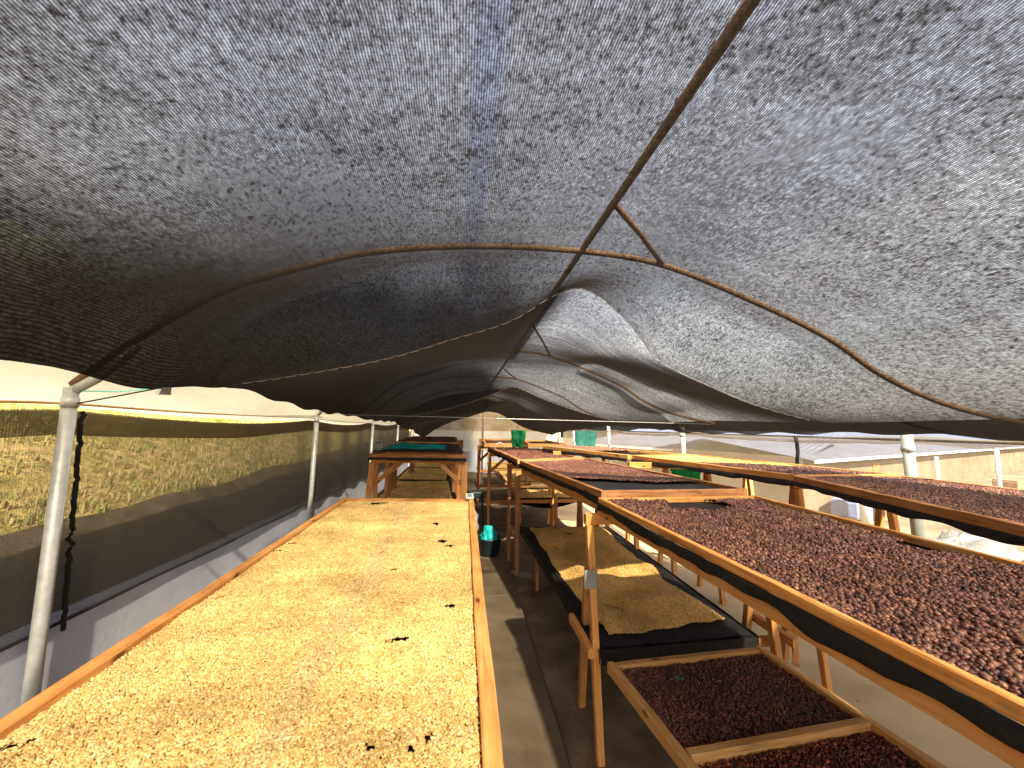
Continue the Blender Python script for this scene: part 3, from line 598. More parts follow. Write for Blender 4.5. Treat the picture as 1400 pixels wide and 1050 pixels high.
def beans(name, label, P, kind, inset=.034, drop=.012, heap=None, cover=None, ymin=-.6, layers=2, amp=.004, cat='coffee beans'):
    mat, size, wr, pitch = KIND[kind]
    if kind not in NGS: NGS[kind] = ico_nodes('scatter_' + kind, mat, size, wr)
    NL, NR, FR, FL = P; wx = (NR - NL).length; wy = (FL - NL).length; iu, iv = inset / wx, inset / wy
    def pos(u, v):
        q = NL.lerp(NR, u).lerp(FL.lerp(FR, u), v); q.z += -drop + amp * (nz(q.x*3.2, q.y*3.2, 4) + .5*nz(q.x*11, q.y*11)) + (heap(u, v, q) if heap else 0); return q
    cov = cover or (lambda u, v, q: True)
    nu, nv = max(4, int(wx / .02)), max(4, int(wy / .02)); V = []; Fc = []; idx = {}
    for j in range(nv + 1):
        for i in range(nu + 1):
            u, v = iu + (1-2*iu)*i/nu, iv + (1-2*iv)*j/nv; q = pos(u, v); q.z -= size[2] * 1.5; V.append(q)
    for j in range(nv):
        for i in range(nu):
            u, v = iu + (1-2*iu)*(i+.5)/nu, iv + (1-2*iv)*(j+.5)/nv; q = NL.lerp(NR, u).lerp(FL.lerp(FR, u), v)
            if q.y < ymin or not cov(u, v, q): continue
            du, dv = .022 / wx, .022 / wy
            if cover and kind in ('gold', 'parch', 'cherry') and not all(cov(u + a*du, v + b*dv, q + (NR-NL).normalized()*a*.022 + (FL-NL).normalized()*b*.022) for a, b in ((-1,-1),(1,-1),(1,1),(-1,1))): continue
            Fc.append((j*(nu+1)+i, j*(nu+1)+i+1, (j+1)*(nu+1)+i+1, (j+1)*(nu+1)+i))
    npt0 = len(V); pts = []
    for lay in range(layers):
        ny_, nx_ = int(wy*(1-2*iv)/(pitch*.87)), int(wx*(1-2*iu)/pitch)
        for j in range(ny_):
            for i in range(nx_):
                if lay == 1 and random.random() < .45: continue
                u = iu + (1-2*iu)*min(1, max(0, (i + .5*(j % 2) + random.uniform(-.3, .3) + .35*lay)/nx_)); v = iv + (1-2*iv)*min(1, max(0, (j + random.uniform(-.3, .3))/ny_))
                q = NL.lerp(NR, u).lerp(FL.lerp(FR, u), v)
                if q.y < ymin or not cov(u, v, q): continue
                q = pos(u, v); q.z += random.uniform(-.3, .3)*size[2] + lay*size[2]*.9; pts.append(q)
    n = len(pts); V += pts
    o = mesh_obj(name, V, Fc, mat, None, True); me = o.data; tot = len(V)
    at = me.attributes.new('pt', 'FLOAT', 'POINT'); a = np.zeros(tot, dtype=np.float32); a[npt0:] = 1; at.data.foreach_set('value', a)
    rot = np.zeros((tot, 3), dtype=np.float32); rot[:, 2] = rng.uniform(0, 6.28, tot); rot[:, 0] = rng.normal(0, .5, tot); rot[:, 1] = rng.normal(0, .5, tot)
    at = me.attributes.new('rot', 'FLOAT_VECTOR', 'POINT'); at.data.foreach_set('vector', rot.ravel())
    at = me.attributes.new('scl', 'FLOAT', 'POINT'); at.data.foreach_set('value', np.clip(rng.normal(1, .13, tot), .65, 1.4).astype(np.float32))
    md = o.modifiers.new('scatter', 'NODES'); md.node_group = NGS[kind]
    tag(o, label, cat, kind='stuff'); return o

def trestle(label, x0, x1, y, ztop, splay=.20, shelf=None, wood=WOOD, group='wooden trestles under the trays', leg=.048, plate=False, brace=True, dl=0):
    t_ = thing('trestle', label, 'trestle', ((x0+x1)/2, y, 0), group)
    beam('crossbar', (x0 - .03, y, ztop - .03), (x1 + .03, y, ztop - .03), .05, .06, wood, t_)
    for x in (x0, x1):
        for s in (-1, 1):
            beam('leg', (x + s*.012, y + s*.03, ztop - .058), (x + s*.012 + (dl if x == x0 else -dl), y + s*splay, 0.0 if x > .5 else .026), leg, leg*.8, wood, t_, up=(1, 0, 0))
        if shelf: beam('stretcher', (x + (-.055 if x == x0 else .055), y - splay*.95, shelf - .02), (x + (-.055 if x == x0 else .055), y + splay*.95, shelf - .02), .032, .05, wood, t_)
    if shelf: beam('shelf_bar', (x0 - .05, y - .05, shelf - .075), (x1 + .05, y - .05, shelf - .075), .04, .05, wood, t_)
    if brace:
        beam('brace', (x0 + .02, y - .05, ztop - .30), (x0 + .27, y - .045, ztop - .07), .022, .05, wood, t_)
        beam('brace', (x1 - .02, y - .05, ztop - .30), (x1 - .27, y - .045, ztop - .07), .022, .05, wood, t_)
    if plate: box('gusset', (x0 - .03, y - .115, ztop - .33), (.075, .006, .10), GREY, t_)
    return t_
def xy(px, py, z): p = at_z(px, py, z); return (p.x, p.y)

# --- T1 the bright bed at left
z1 = EYE - .58
P1, _ = tray('drying_tray', 'wide near tray of pale parchment beans filling the left foreground', [(-.848, -.9), (.085, -.9), (.078, 3.20), (-.892, 3.265)], z1, WOOD, (.036, .06), .012, netdrop=.035)
holes = []
for (px, py, rx, ry) in ((514, 688, 14, 2.2), (524, 687, 10, 1.5), (595, 715, 6, 3), (604, 739, 10, 3.0), (614, 745, 9, 2.4), (540, 776, 7, 2.5), (545, 871, 18, 4.5), (532, 876, 9, 3), (616, 826, 9, 3),
                         (520, 1000, 8, 7), (505, 1018, 10, 6), (14, 1018, 14, 9), (40, 1012, 6, 5), (586, 1003, 8, 5), (560, 1020, 10, 5), (656, 955, 3, 8), (400, 742, 8, 2), (380, 753, 8, 2), (300, 815, 8, 1.5)):
    c = at_z(px, py, z1 - .015); cx = at_z(px + rx, py, z1 - .015); cy = at_z(px, py + ry, z1 - .015)
    holes.append((c.x, c.y, abs(cx.x - c.x)*.75, abs(cy.y - c.y)*.7))
def cov1(u, v, q):
    for (x, y, a, b) in holes:
        r = ((q.x - x)/max(a, .008))**2 + ((q.y - y)/max(b, .012))**2
        if r < 6 and r < 1 + 1.4 * nz(q.x*45, q.y*45, 2): return False
    return True
beans('parchment_beans', 'pale golden parchment coffee beans spread over the near left tray', P1, 'parch', .036, .020, cover=cov1, ymin=.35, amp=.006)
trestle('trestle hidden under the far end of the bright near left tray', -.80, -.02, 2.75, z1 - .062, .18, brace=False)
trestle('trestle under the middle of the bright near left tray', -.80, -.02, 1.0, z1 - .062, .18, brace=False)

# --- T3 the dark bed at right
T3C = [(.878, .45), (1.80, .45), (1.81, 2.42), (.777, 2.35)]
z3 = EYE - .42
P3, _ = tray('drying_tray', 'wide near tray of brown dried cherries at right', T3C, z3, WOOD, (.022, .033), .010, skirts=('L', 'N', 'R'), netdrop=.034)
bare = []
for (px, py, rx, ry) in ((1272, 748, 40, 11), (955, 690, 40, 9)):
    c = at_z(px, py, z3 - .02); bare.append((c, at_z(px + rx, py, z3 - .02).x - c.x, c.y - at_z(px, py + ry, z3 - .02).y))
def cov3(u, v, q):
    for c, a, b in bare:
        if ((q.x-c.x)/a)**2 + ((q.y-c.y)/b)**2 < 1 + .5*nz(q.x*14, q.y*14): return False
    return True
beans('dried_cherries', 'brown dried coffee cherries heaped in the near right tray', P3, 'cherry', .034, .020, cover=cov3, ymin=.4, amp=.017, cat='coffee cherries')
o = beam('support_beam', (.895, .40, z3 - .084), (.795, 2.36, z3 - .084), .035, .038, WOOD); tag(o, 'long orange board under the left edge of the near dark tray', 'board')
o = beam('support_beam', (1.765, .40, z3 - .084), (1.77, 2.40, z3 - .084), .035, .038, WOOD); tag(o, 'long board under the right edge of the near dark tray', 'board')
zt = z3 - .104
trA = trestle('nearest tall trestle at the aisle carrying the two right tray levels', .745, 1.80, 2.405, zt, .215, .545, WOOD, brace=False, plate=True)
beam('diagonal_brace', (1.85, 2.20, .42), (2.02, 2.40, .68), .03, .045, WOOD, trA)
trestle('trestle below the near dark tray close to the camera', .74, 1.80, -.2, zt, .2, .5, WOOD, brace=False)

# --- T4, T5 beyond
z4 = EYE - .42
c4 = [xy(822, 671, z4), xy(1022, 668, z4), xy(800, 626, z4), xy(711, 629.5, z4)]
P4, _ = tray('drying_tray', 'second upper right tray, half bare black mesh and half dark cherries', c4, z4, WOODD, (.034, .048), .012, skirts=('L',))
beans('dried_cherries', 'dark cherries on the far two thirds of the second upper right tray', P4, 'cherry', .034, .018, cover=lambda u, v, q: v > .34 - .18*u + .05*nz(q.x*5, q.y*5), layers=1, amp=.008, cat='coffee cherries')
o = beam('support_beam', (c4[0][0]+.03, c4[0][1]+.1, z4 - .115), (c4[3][0]+.03, c4[3][1]-.02, z4 - .115), .035, .055, WOOD); tag(o, 'long board under the left edge of the second upper right tray', 'board')
c5 = [xy(708, 628, z4), xy(792, 625, z4), xy(738, 613, z4), xy(667, 610.5, z4)]
P5, _ = tray('drying_tray', 'third upper right tray lined with black mesh and dark cherries', c5, z4, WOODD, (.04, .05), .012, skirts=('L',))
beans('dried_cherries', 'thin layer of blackish cherries on the third upper right tray', P5, 'cherryfar', .07, .018, layers=1, cat='coffee cherries')
c6 = [xy(662, 606, z4 + .05), xy(715, 606, z4 + .05), xy(700, 600.8, z4 + .05), xy(659, 601, z4 + .05)]
P6, _ = tray('drying_tray', 'empty far tray with bright board edges behind the green bag', c6, z4 + .05, WOODL, (.05, .07), .012)
beans('dried_cherries', 'brown cherries in the far tray behind the green bag', P6, 'cherryfar', .08, .02, layers=1, cat='coffee cherries')
c7 = [xy(722, 606, z4 + .06), xy(775, 607, z4 + .06), xy(748, 601.5, z4 + .06), xy(712, 601.5, z4 + .06)]
P7, _ = tray('drying_tray', 'far pale wooden tray between the green bag and the cyan sheet', c7, z4 + .06, WOODL, (.05, .07), .012)

zr = EYE - .33
c8 = [(1.70, .0), (3.32, .2), xy(1231, 649.5, zr), xy(1086, 650, zr)]
P8, _ = tray('drying_tray', 'nearest tray of the right hand row, dark cherries beside the net wall', c8, zr, WOODD, (.034, .045), .012, skirts=('L', 'R'))
beans('dried_cherries', 'dark cherries with paler ones at the back in the nearest tray by the right net', P8, 'cherry', .034, .016, ymin=.6, amp=.010, cat='coffee cherries')
c9 = [xy(1085, 649, zr), xy(1225, 648, zr), xy(953, 621, zr), xy(864, 622, zr)]
P9, _ = tray('drying_tray', 'second tray of the right hand row, parchment and cherries side by side', c9, zr, WOOD, (.034, .045), .012, skirts=('L',))
beans('dried_cherries', 'reddish cherries in the near half of the second right hand row tray', P9, 'cherryfar', .034, .014, cover=lambda u, v, q: v < .62 - .3*u + .06*nz(q.x*4, q.y*4), layers=1, cat='coffee cherries')
beans('parchment_beans', 'pale parchment beans in the far half of the second right hand row tray', P9, 'gold', .034, .012, cover=lambda u, v, q: v > .60 - .3*u + .06*nz(q.x*4, q.y*4), layers=1)
c10 = [xy(858, 622, zr), xy(945, 621, zr), xy(790, 609, zr), xy(742, 609, zr)]
P10, _ = tray('drying_tray', 'third tray of the right hand row with pinkish cherries at its far end', c10, zr, WOODL, (.04, .045), .012, skirts=('L',))
beans('dried_cherries', 'dusty pink cherries in the third right hand row tray', P10, 'pinkfar', .045, .008, cover=lambda u, v, q: v > .45, layers=1, cat='coffee cherries')
trestle('trestle below the joint of the two nearest right hand row trays', 2.40, 3.12, 2.78, zr - .05, .20, None, WOOD, brace=False)
trestle('trestle below the nearest right hand tray beside the camera', 2.15, 3.1, .3, zr - .05, .2, None, WOOD, brace=False)
tx = xy(866, 626, zr)
trestle('far trestle of the right hand row behind the black bare tray', tx[0] + .02, tx[0] + .85, tx[1] + .1, zr - .05, .22, None, WOOD, brace=False)
tx = xy(752, 611, zr)
trestle('farthest trestle of the right hand row below the pink cherries', tx[0] + .05, tx[0] + .75, tx[1] - .1, zr - .05, .22, None, WOOD)
trestle('trestle of the right hand row halfway along by the green cloth', 2.05, 2.95, 4.05, zr - .05, .22, None, WOODL, brace=False)

# --- lower beds at right
zl = EYE - 1.20
cL1 = [(.755, 2.235), (1.70, 2.30), (1.70, 4.82), (.677, 4.857)]
PL1, tL1 = tray('drying_tray', 'low tray covered in black mesh holding a mound of golden parchment', cL1, zl, BLACKNET, (.034, .045), .0, netdrop=-.004)
def wrapf(side):
    A, B = {'L': (PL1[0], PL1[3]), 'N': (PL1[0], PL1[1]), 'R': (PL1[1], PL1[2])}[side]; d = (B - A).normalized(); off = Vector((d.y, -d.x, 0)) * (1 if side != 'L' else -1); ln = (B-A).length
    def f(u, v):
        q = A.lerp(B, u) + off * (.010 + .006*nz(u*ln*8, v)) ; q.z += .006 - v*(.075 + .02*nz(u*ln*4, 1)); return q
    grid('mesh_wrap', 60, 4, f, BLACKNET, tL1, thick=.003)
for s_ in 'LNR': wrapf(s_)
def covL1(u, v, q):
    left = interp([(0, .12), (.12, .085), (.4, .06), (1, .09)], v) + .012*nz(0, v*9); right = 1 - interp([(0, .05), (.1, .07), (.3, .15), (.6, .13), (.85, .12), (.93, .2), (1, .22)], v) + .02*nz(3, v*9)
    near = .045 + .015*nz(u*5, 3) + .03*u
    return left < u < right and near < v < .965 + .02*nz(u*8, 1)
def heapL1(u, v, q):
    e = min(1, (u-.06)*7, (.95-u)*7, (v-.05)*9, (.97-v)*12); e = max(0, e)
    return .004 + e*(.030 + .028*math.sin(q.x*8 + q.y*6 + 3*nz(q.x*1.6, q.y*1.6)) + .022*nz(q.x*5, q.y*5))
beans('parchment_beans', 'uneven mound of golden parchment beans on the low black mesh tray', PL1, 'gold', .01, -.006, heap=heapL1, cover=covL1, amp=.004, layers=2)
zl2 = EYE - 1.15
cL2 = [(.90, .40), (1.785, .35), (1.591, 2.128), (.719, 2.044)]
PL2, _ = tray('drying_tray', 'low near wooden tray split by a bright cross board', cL2, zl2, WOODL, (.036, .05), .01, divider=(.657, .69), netdrop=.04)
beans('dried_cherries', 'shiny almost black cherries in the far half of the low near tray', PL2, 'dark', .036, .026, cover=lambda u, v, q: v > .672 + .033*u, amp=.006, cat='coffee cherries')
beans('dried_cherries', 'glossy dark red cherries in the near half of the low near tray', PL2, 'red', .036, .030, cover=lambda u, v, q: v < .642 + .033*u, amp=.006, ymin=.5, cat='coffee cherries')
zl3 = EYE - 1.20
cL3 = [xy(706, 683.5, zl3), xy(792, 682.5, zl3), xy(765, 664, zl3), xy(700, 664, zl3)]
PL3, tL3 = tray('drying_tray', 'second low right tray with golden parchment before a bare black strip', cL3, zl3, WOOD, (.04, .05), .01)
beans('parchment_beans', 'golden parchment in the second low right tray', PL3, 'goldfar', .04, .0, cover=lambda u, v, q: v < .55, layers=1, heap=lambda u, v, q: .03)
def sagf(u, v):
    q = PL3[0].lerp(PL3[1], u) + Vector((0, .08 + .5*v, 0)); q.z -= .05 + .10*math.sin(math.pi*u)*(1 - v*.6); return q
grid('sagging_mesh', 20, 6, sagf, BLACKNET, tL3, thick=.004)
cL4 = [xy(690, 659.5, zl3), xy(764, 658, zl3), xy(738, 644, zl3), xy(676, 645, zl3)]
PL4, _ = tray('drying_tray', 'third low right tray full of yellow parchment', cL4, zl3, WOODL, (.05, .05), .01)
beans('parchment_beans', 'yellow parchment in the third low right tray', PL4, 'goldfar', .04, .0, layers=1, heap=lambda u, v, q: .02)
cL5 = [xy(672, 641, zl3), xy(735, 640, zl3), xy(715, 632, zl3), xy(666, 632, zl3)]
PL5, _ = tray('drying_tray', 'farthest low right tray of golden parchment near the end wall', cL5, zl3, WOODL, (.05, .05), .01)
beans('parchment_beans', 'golden parchment in the farthest low right tray', PL5, 'goldfar', .04, .0, layers=1, heap=lambda u, v, q: .02)
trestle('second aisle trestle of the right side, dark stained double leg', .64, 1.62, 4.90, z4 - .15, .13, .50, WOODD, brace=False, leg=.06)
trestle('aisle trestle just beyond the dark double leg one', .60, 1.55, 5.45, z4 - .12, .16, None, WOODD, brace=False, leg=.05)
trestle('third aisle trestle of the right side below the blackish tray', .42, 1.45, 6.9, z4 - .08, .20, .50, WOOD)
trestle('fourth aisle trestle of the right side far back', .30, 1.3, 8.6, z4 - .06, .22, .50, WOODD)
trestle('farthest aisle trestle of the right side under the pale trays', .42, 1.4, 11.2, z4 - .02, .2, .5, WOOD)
trestle('short trestle under the far end of the low golden mound', .80, 1.55, 4.45, zl - .05, .10, None, WOODD, brace=False, leg=.04)
trestle('short trestle under the low near cherry tray', .85, 1.6, 1.0, zl2 - .055, .12, None, WOOD, brace=False, leg=.04)
trestle('short trestle under the second low right tray', 1.0, 1.6, 7.3, zl3 - .055, .12, None, WOOD, brace=False, leg=.04)

# --- left unit
zu = EYE - .40
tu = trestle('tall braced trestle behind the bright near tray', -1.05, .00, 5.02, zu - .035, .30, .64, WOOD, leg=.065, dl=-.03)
cU = [(-1.09, 4.9), (.02, 4.9), (-.08, 6.8), (-1.08, 6.8)]
PU, tU = tray('drying_tray', 'upper left tray draped in ragged black mesh under the teal net', cU, zu + .02, WOODD, (.04, .045), -.02, skirts=('N', 'R'), netdrop=-.02)
cU2 = [(-1.12, 6.9), (-.10, 6.9), (-.16, 8.8), (-1.10, 8.8)]
PU2, _ = tray('drying_tray', 'second upper left tray of reddish cherries behind the teal net', cU2, zu + .07, WOODD, (.04, .06), .0)
beans('dried_cherries', 'reddish brown cherries on the second upper left tray', PU2, 'cherryfar', .04, -.01, layers=1, cat='coffee cherries')
box('board_end', (-.06, 6.95, zu + .02), (.08, .06, .16), WOODD, _)
zlo = EYE - 1.10
cA = [(-1.24, 4.4), (.06, 4.4), (-.20, 7.75), (-1.30, 7.75)]
for k, (C4, lab, lab2) in enumerate(((cA, 'first low left tray of golden beans edged in black mesh, behind the near tray', 'golden parchment in the first low left tray'),
        ([(-1.30, 7.82), (-.22, 7.82), (-.28, 9.85), (-1.34, 9.85)], 'second low left tray of golden beans', 'golden parchment with two rake lines in the second low left tray'),
        ([(-1.34, 9.95), (-.30, 9.95), (-.34, 12.8), (-1.36, 12.8)], 'farthest low left tray of golden beans', 'golden parchment in the farthest low left tray'))):
    PA, _ = tray('drying_tray', lab, C4, zlo, WOODD, (.04, .045), .0, netdrop=-.004, skirts=('R',))
    beans('parchment_beans', lab2, PA, 'goldfar', .10, -.01, layers=1, amp=.01, cover=lambda u, v, q: not (k == 1 and abs(v - .55 - .02*nz(u*5, 1)) < .012 and u > .2), heap=lambda u, v, q: .012)
    tC = C4[0][1]
    trestle(('short trestle carrying the first', 'short trestle carrying the second', 'short trestle carrying the farthest')[k] + ' low left tray', -1.25, -.45, tC + .25, zlo - .05, .12, None, WOODD, brace=False, leg=.045)
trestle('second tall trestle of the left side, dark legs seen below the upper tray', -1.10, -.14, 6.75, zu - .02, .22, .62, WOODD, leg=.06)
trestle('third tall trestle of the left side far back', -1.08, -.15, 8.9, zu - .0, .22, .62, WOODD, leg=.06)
trestle('tall trestle end post pair behind the near left tray corner', -1.05, -.06, 6.0, zu - .03, .14, None, WOOD, leg=.05)

# ------------------------------------------------------------ small things
# teal net folded on the upper left tray
def crumple(name, label, cat, cen, size, mat, fn, nu=26, nv=18, thick=.003, group=None):
    def f(u, v):
        x, y, z = fn(u, v); return Vector((cen[0] + x*size[0], cen[1] + y*size[1], cen[2] + z*size[2]))
    o = grid(name, nu, nv, f, mat, thick=thick); return tag(o, label, cat, group)
def hump(u, v):
    e = min(u, 1-u, v, 1-v); zz = min(1, e*6); x = u - .5 + .06*nz(v*4, 1); y = v - .5 + .08*nz(u*4, 2)
    return x, y, zz*(.5 + .8*abs(nz(u*4, v*3, 3)) + .35*math.exp(-((u-.42+.2*v)/.05)**2))
crumple('teal_net', 'folded teal net lying on the upper left tray', 'net', (-.62, 5.55, zu + .045), (.82, .8, .06), TEAL, hump, 40, 26)
b_ = thing('wire_basket', 'small grey bin on the left corner of the upper left tray', 'bin', (-1.02, 5.1, zu + .03))
V, Fc = [], []
for k in range(24):
    a = 2*math.pi*k/24
    for r, z in ((.044, 0), (.052, .10), (.048, .10), (.040, .006)): V.append((r*math.cos(a), r*math.sin(a), z))
for k in range(24):
    for j in range(3): Fc.append((k*4+j, ((k+1) % 24)*4+j, ((k+1) % 24)*4+j+1, k*4+j+1))
Fc.append([k*4 for k in range(24)][::-1])
mesh_obj('body', V, Fc, GREY, b_, True)
tube('handle', [(-1.02 + .05*math.cos(a), 5.1, zu + .125 + .04*math.sin(a)) for a in np.linspace(0, math.pi, 10)], .003, WIRE, b_, 6)
# hygrometer on the near tray corner
hc = at_z(642, 681, z1 + .008)
hy = thing('hygrometer', 'small white square meter with grey display on the tray corner', 'meter', (hc.x, hc.y - .01, z1 + .001))
def tilt_box(name, s, off, mat, par):
    V, Fc = [], []; box_geo((0, 0, 0), s, V, Fc); o = mesh_obj(name, V, Fc, mat, par); o.rotation_euler = (R(28), 0, R(6)); o.location = off
    bv = o.modifiers.new('bevel', 'BEVEL'); bv.width = min(s)*.35; bv.segments = 3; return o
tilt_box('case', (.058, .055, .014), (0, 0, .022), WHITE, hy)
n_ = Vector((0, -math.sin(R(28)), math.cos(R(28))))
tilt_box('screen', (.038, .036, .003), n_ * .0075 + Vector((0, 0, .022)), LCD, hy)
# basin with green net
bc = at_z(669, 758, .03)
ba = thing('basin', 'dark round plastic basin on the aisle floor holding a green net', 'basin', (bc.x, bc.y, .026))
V, Fc = [], []; prof = [(.115, 0), (.125, .01), (.150, .20), (.168, .215), (.168, .225), (.146, .222), (.120, .02), (0.001, .012)]
for k in range(40):
    a = 2*math.pi*k/40
    for r, z in prof: V.append((r*math.cos(a), r*math.sin(a), z))
for k in range(40):
    for j in range(len(prof)-1): Fc.append((k*8+j, ((k+1) % 40)*8+j, ((k+1) % 40)*8+j+1, k*8+j+1))
Fc.append([k*8 for k in range(40)][::-1])
mesh_obj('tub', V, Fc, BASIN, ba, True)
for s in (-1, 1): tube('handle', [(bc.x + s*(.155 + .03*math.sin(a)), bc.y + .05*math.cos(a), .235) for a in np.linspace(0, math.pi, 8)], .007, BASIN, ba, 8)
def blob(name, label, cat, c, rx, ry, rz_, mat, seed, lumps=.28, group=None):
    V, Fc = [], []; nu, nv = 40, 22
    for j in range(nv + 1):
        ph = math.pi * j / nv
        for i in range(nu):
            th = 2*math.pi*i/nu; d = Vector((math.sin(ph)*math.cos(th), math.sin(ph)*math.sin(th), math.cos(ph)))
            f = 1 + lumps*nz(d.x*2, d.y*2, d.z*2 + seed) + .6*lumps*abs(nz(d.x*5, d.y*5, d.z*5 + seed))
            V.append((c[0]+d.x*rx*f, c[1]+d.y*ry*f, c[2]+max(-.6, d.z*f)*rz_))
    for j in range(nv):
        for i in range(nu): Fc.append((j*nu+i, j*nu+(i+1) % nu, (j+1)*nu+(i+1) % nu, (j+1)*nu+i))
    o = mesh_obj(name, V, Fc, mat, None, True); return tag(o, label, cat, group)
blob('green_net', 'bunched green net heaped in the dark basin', 'net', (bc.x - .01, bc.y, .235), .105, .11, .13, TEAL, 4, .5)
# hanging bags
def sheet_hang(name, label, px0, py0, px1, py1, Y, mat, seed, fold=.05):
    a, b = at_y(px0, py0, Y), at_y(px1, py1, Y)
    def f(u, v):
        x = a.x + (b.x-a.x)*(u + .10*nz(v*2.3, seed)*(v)) ; x = a.x + (b.x-a.x)*.5 + (x - (a.x+b.x)/2)*(1 - .22*v*v + .05*nz(v*5, seed))
        z = a.z + (b.z-a.z)*(v*(1 + .10*nz(u*3, seed, 2))) ; y = Y + fold*math.sin(u*11 + seed)*(.3+v*.6) + fold*nz(u*4, v*3, seed); return Vector((x, y, z))
    o = grid(name, 26, 26, f, mat, thick=.002); return tag(o, label, 'net bag')
sheet_hang('green_bag', 'green net bag hanging above the far right trays', 699, 588, 719, 612, 6.9, GREENP, 3, .06)
o = tube('hang_cord', [at_y(707, 589, 6.9), at_y(707, 583, 6.9) + Vector((0, 0, .04)), at_y(708, 575, 6.9) + Vector((0, 0, .15))], .003, BLACK, None, 6); tag(o, 'thin cord holding the green net bag', 'cord')
sheet_hang('cyan_bag', 'bright cyan plastic sheet hanging near the right net wall', 786, 589, 816, 614, 6.4, CYANP, 8, .04)
o = tube('hang_cord', [at_y(787, 589, 6.4), at_y(800, 588, 6.4) + Vector((0, 0, .01)), at_y(815, 589, 6.4)], .004, WIRE, None, 6); tag(o, 'cord the cyan sheet hangs from', 'cord')
p_ = at_y(938, 651, 4.3)
sheet_hang('green_cloth', 'crumpled green plastic hanging under the right hand row', 916, 640, 957, 657, 4.3, GREENP, 12, .06)
# white wire hoop on third tray
hp = at_z(683, 612, z4 + .02)
o = tube('white_hoop', [(hp.x + .075*math.cos(a), hp.y, z4 + .0 + .10*math.sin(a)) for a in np.linspace(0, math.pi, 14)], .010, WHITE, None, 8); tag(o, 'small white hoop standing on the corner of the black mesh tray', 'hoop')
# dark stool / folded black things behind the near tray corner
st = at_z(655, 700, .05); sx_, sy_ = .22, 7.0
sk = thing('stool', 'dark plastic stool in the aisle behind the meter', 'stool', (sx_, sy_, .026))
box('seat', (sx_, sy_, .56), (.26, .26, .03), BASIN, sk, .2, .012); box('apron', (sx_, sy_, .51), (.22, .22, .06), BASIN, sk, .2, .008)
for dx in (-1, 1):
    for dy in (-1, 1): beam('leg', (sx_ + dx*.09, sy_ + dy*.09, .50), (sx_ + dx*.13, sy_ + dy*.13, .026), .03, .03, BASIN, sk)
blob('white_sack', 'pale sack sitting on the aisle floor beyond the stool', 'sack', (.05, 6.2, .25), .17, .16, .32, CLEAR, 9, .3)
# floor litter
V, Fc = [], []
for i in range(700):
    x = random.uniform(.6, 2.6) if random.random() < .8 else random.uniform(.15, 3.2); y = random.uniform(1.0, 7); s = random.uniform(.002, .008); b = len(V); z = .010 if x > .58 else .028
    for k in range(4): a = k*1.57 + random.uniform(-.5, .5); V.append((x + s*math.cos(a)*random.uniform(.5, 1.6), y + s*math.sin(a)*random.uniform(.5, 1.6), z + random.uniform(0, .005)))
    Fc.append((b, b+1, b+2, b+3))
o = mesh_obj('floor_litter', V, Fc, leaf_mat('litter', [(0, (.03, .02, .012)), (.6, (.10, .06, .03)), (.8, (.4, .3, .16)), (1, (.6, .58, .52))])); tag(o, 'dark crumbs and pale husks scattered on the floor under the trays', 'litter', kind='stuff')
for i, (px, py) in enumerate(((716, 787), (700, 783))):
    c = at_z(px, py, .012); o = blob('plastic_scrap', ('crumpled clear plastic scrap on the floor by the second trestle', 'smaller clear plastic scrap left of the larger one')[i], 'scrap', (c.x, c.y, .016), .06 - .03*i, .05 - .02*i, .018, CLEAR, 20 + i, .9)
c = at_z(930, 929, zl2 - .015)
V, Fc = [], []
for k in range(5):
    a = k*1.3; b = len(V); V += [(c.x, c.y, zl2 - .012), (c.x + .018*math.cos(a), c.y + .014*math.sin(a), zl2 - .004), (c.x + .026*math.cos(a+.3), c.y + .02*math.sin(a+.3), zl2 - .010)]; Fc.append((b, b+1, b+2))
o = mesh_obj('green_scrap', V, Fc, GREENP); tag(o, 'tiny green plastic scrap lying on the black cherries', 'scrap')

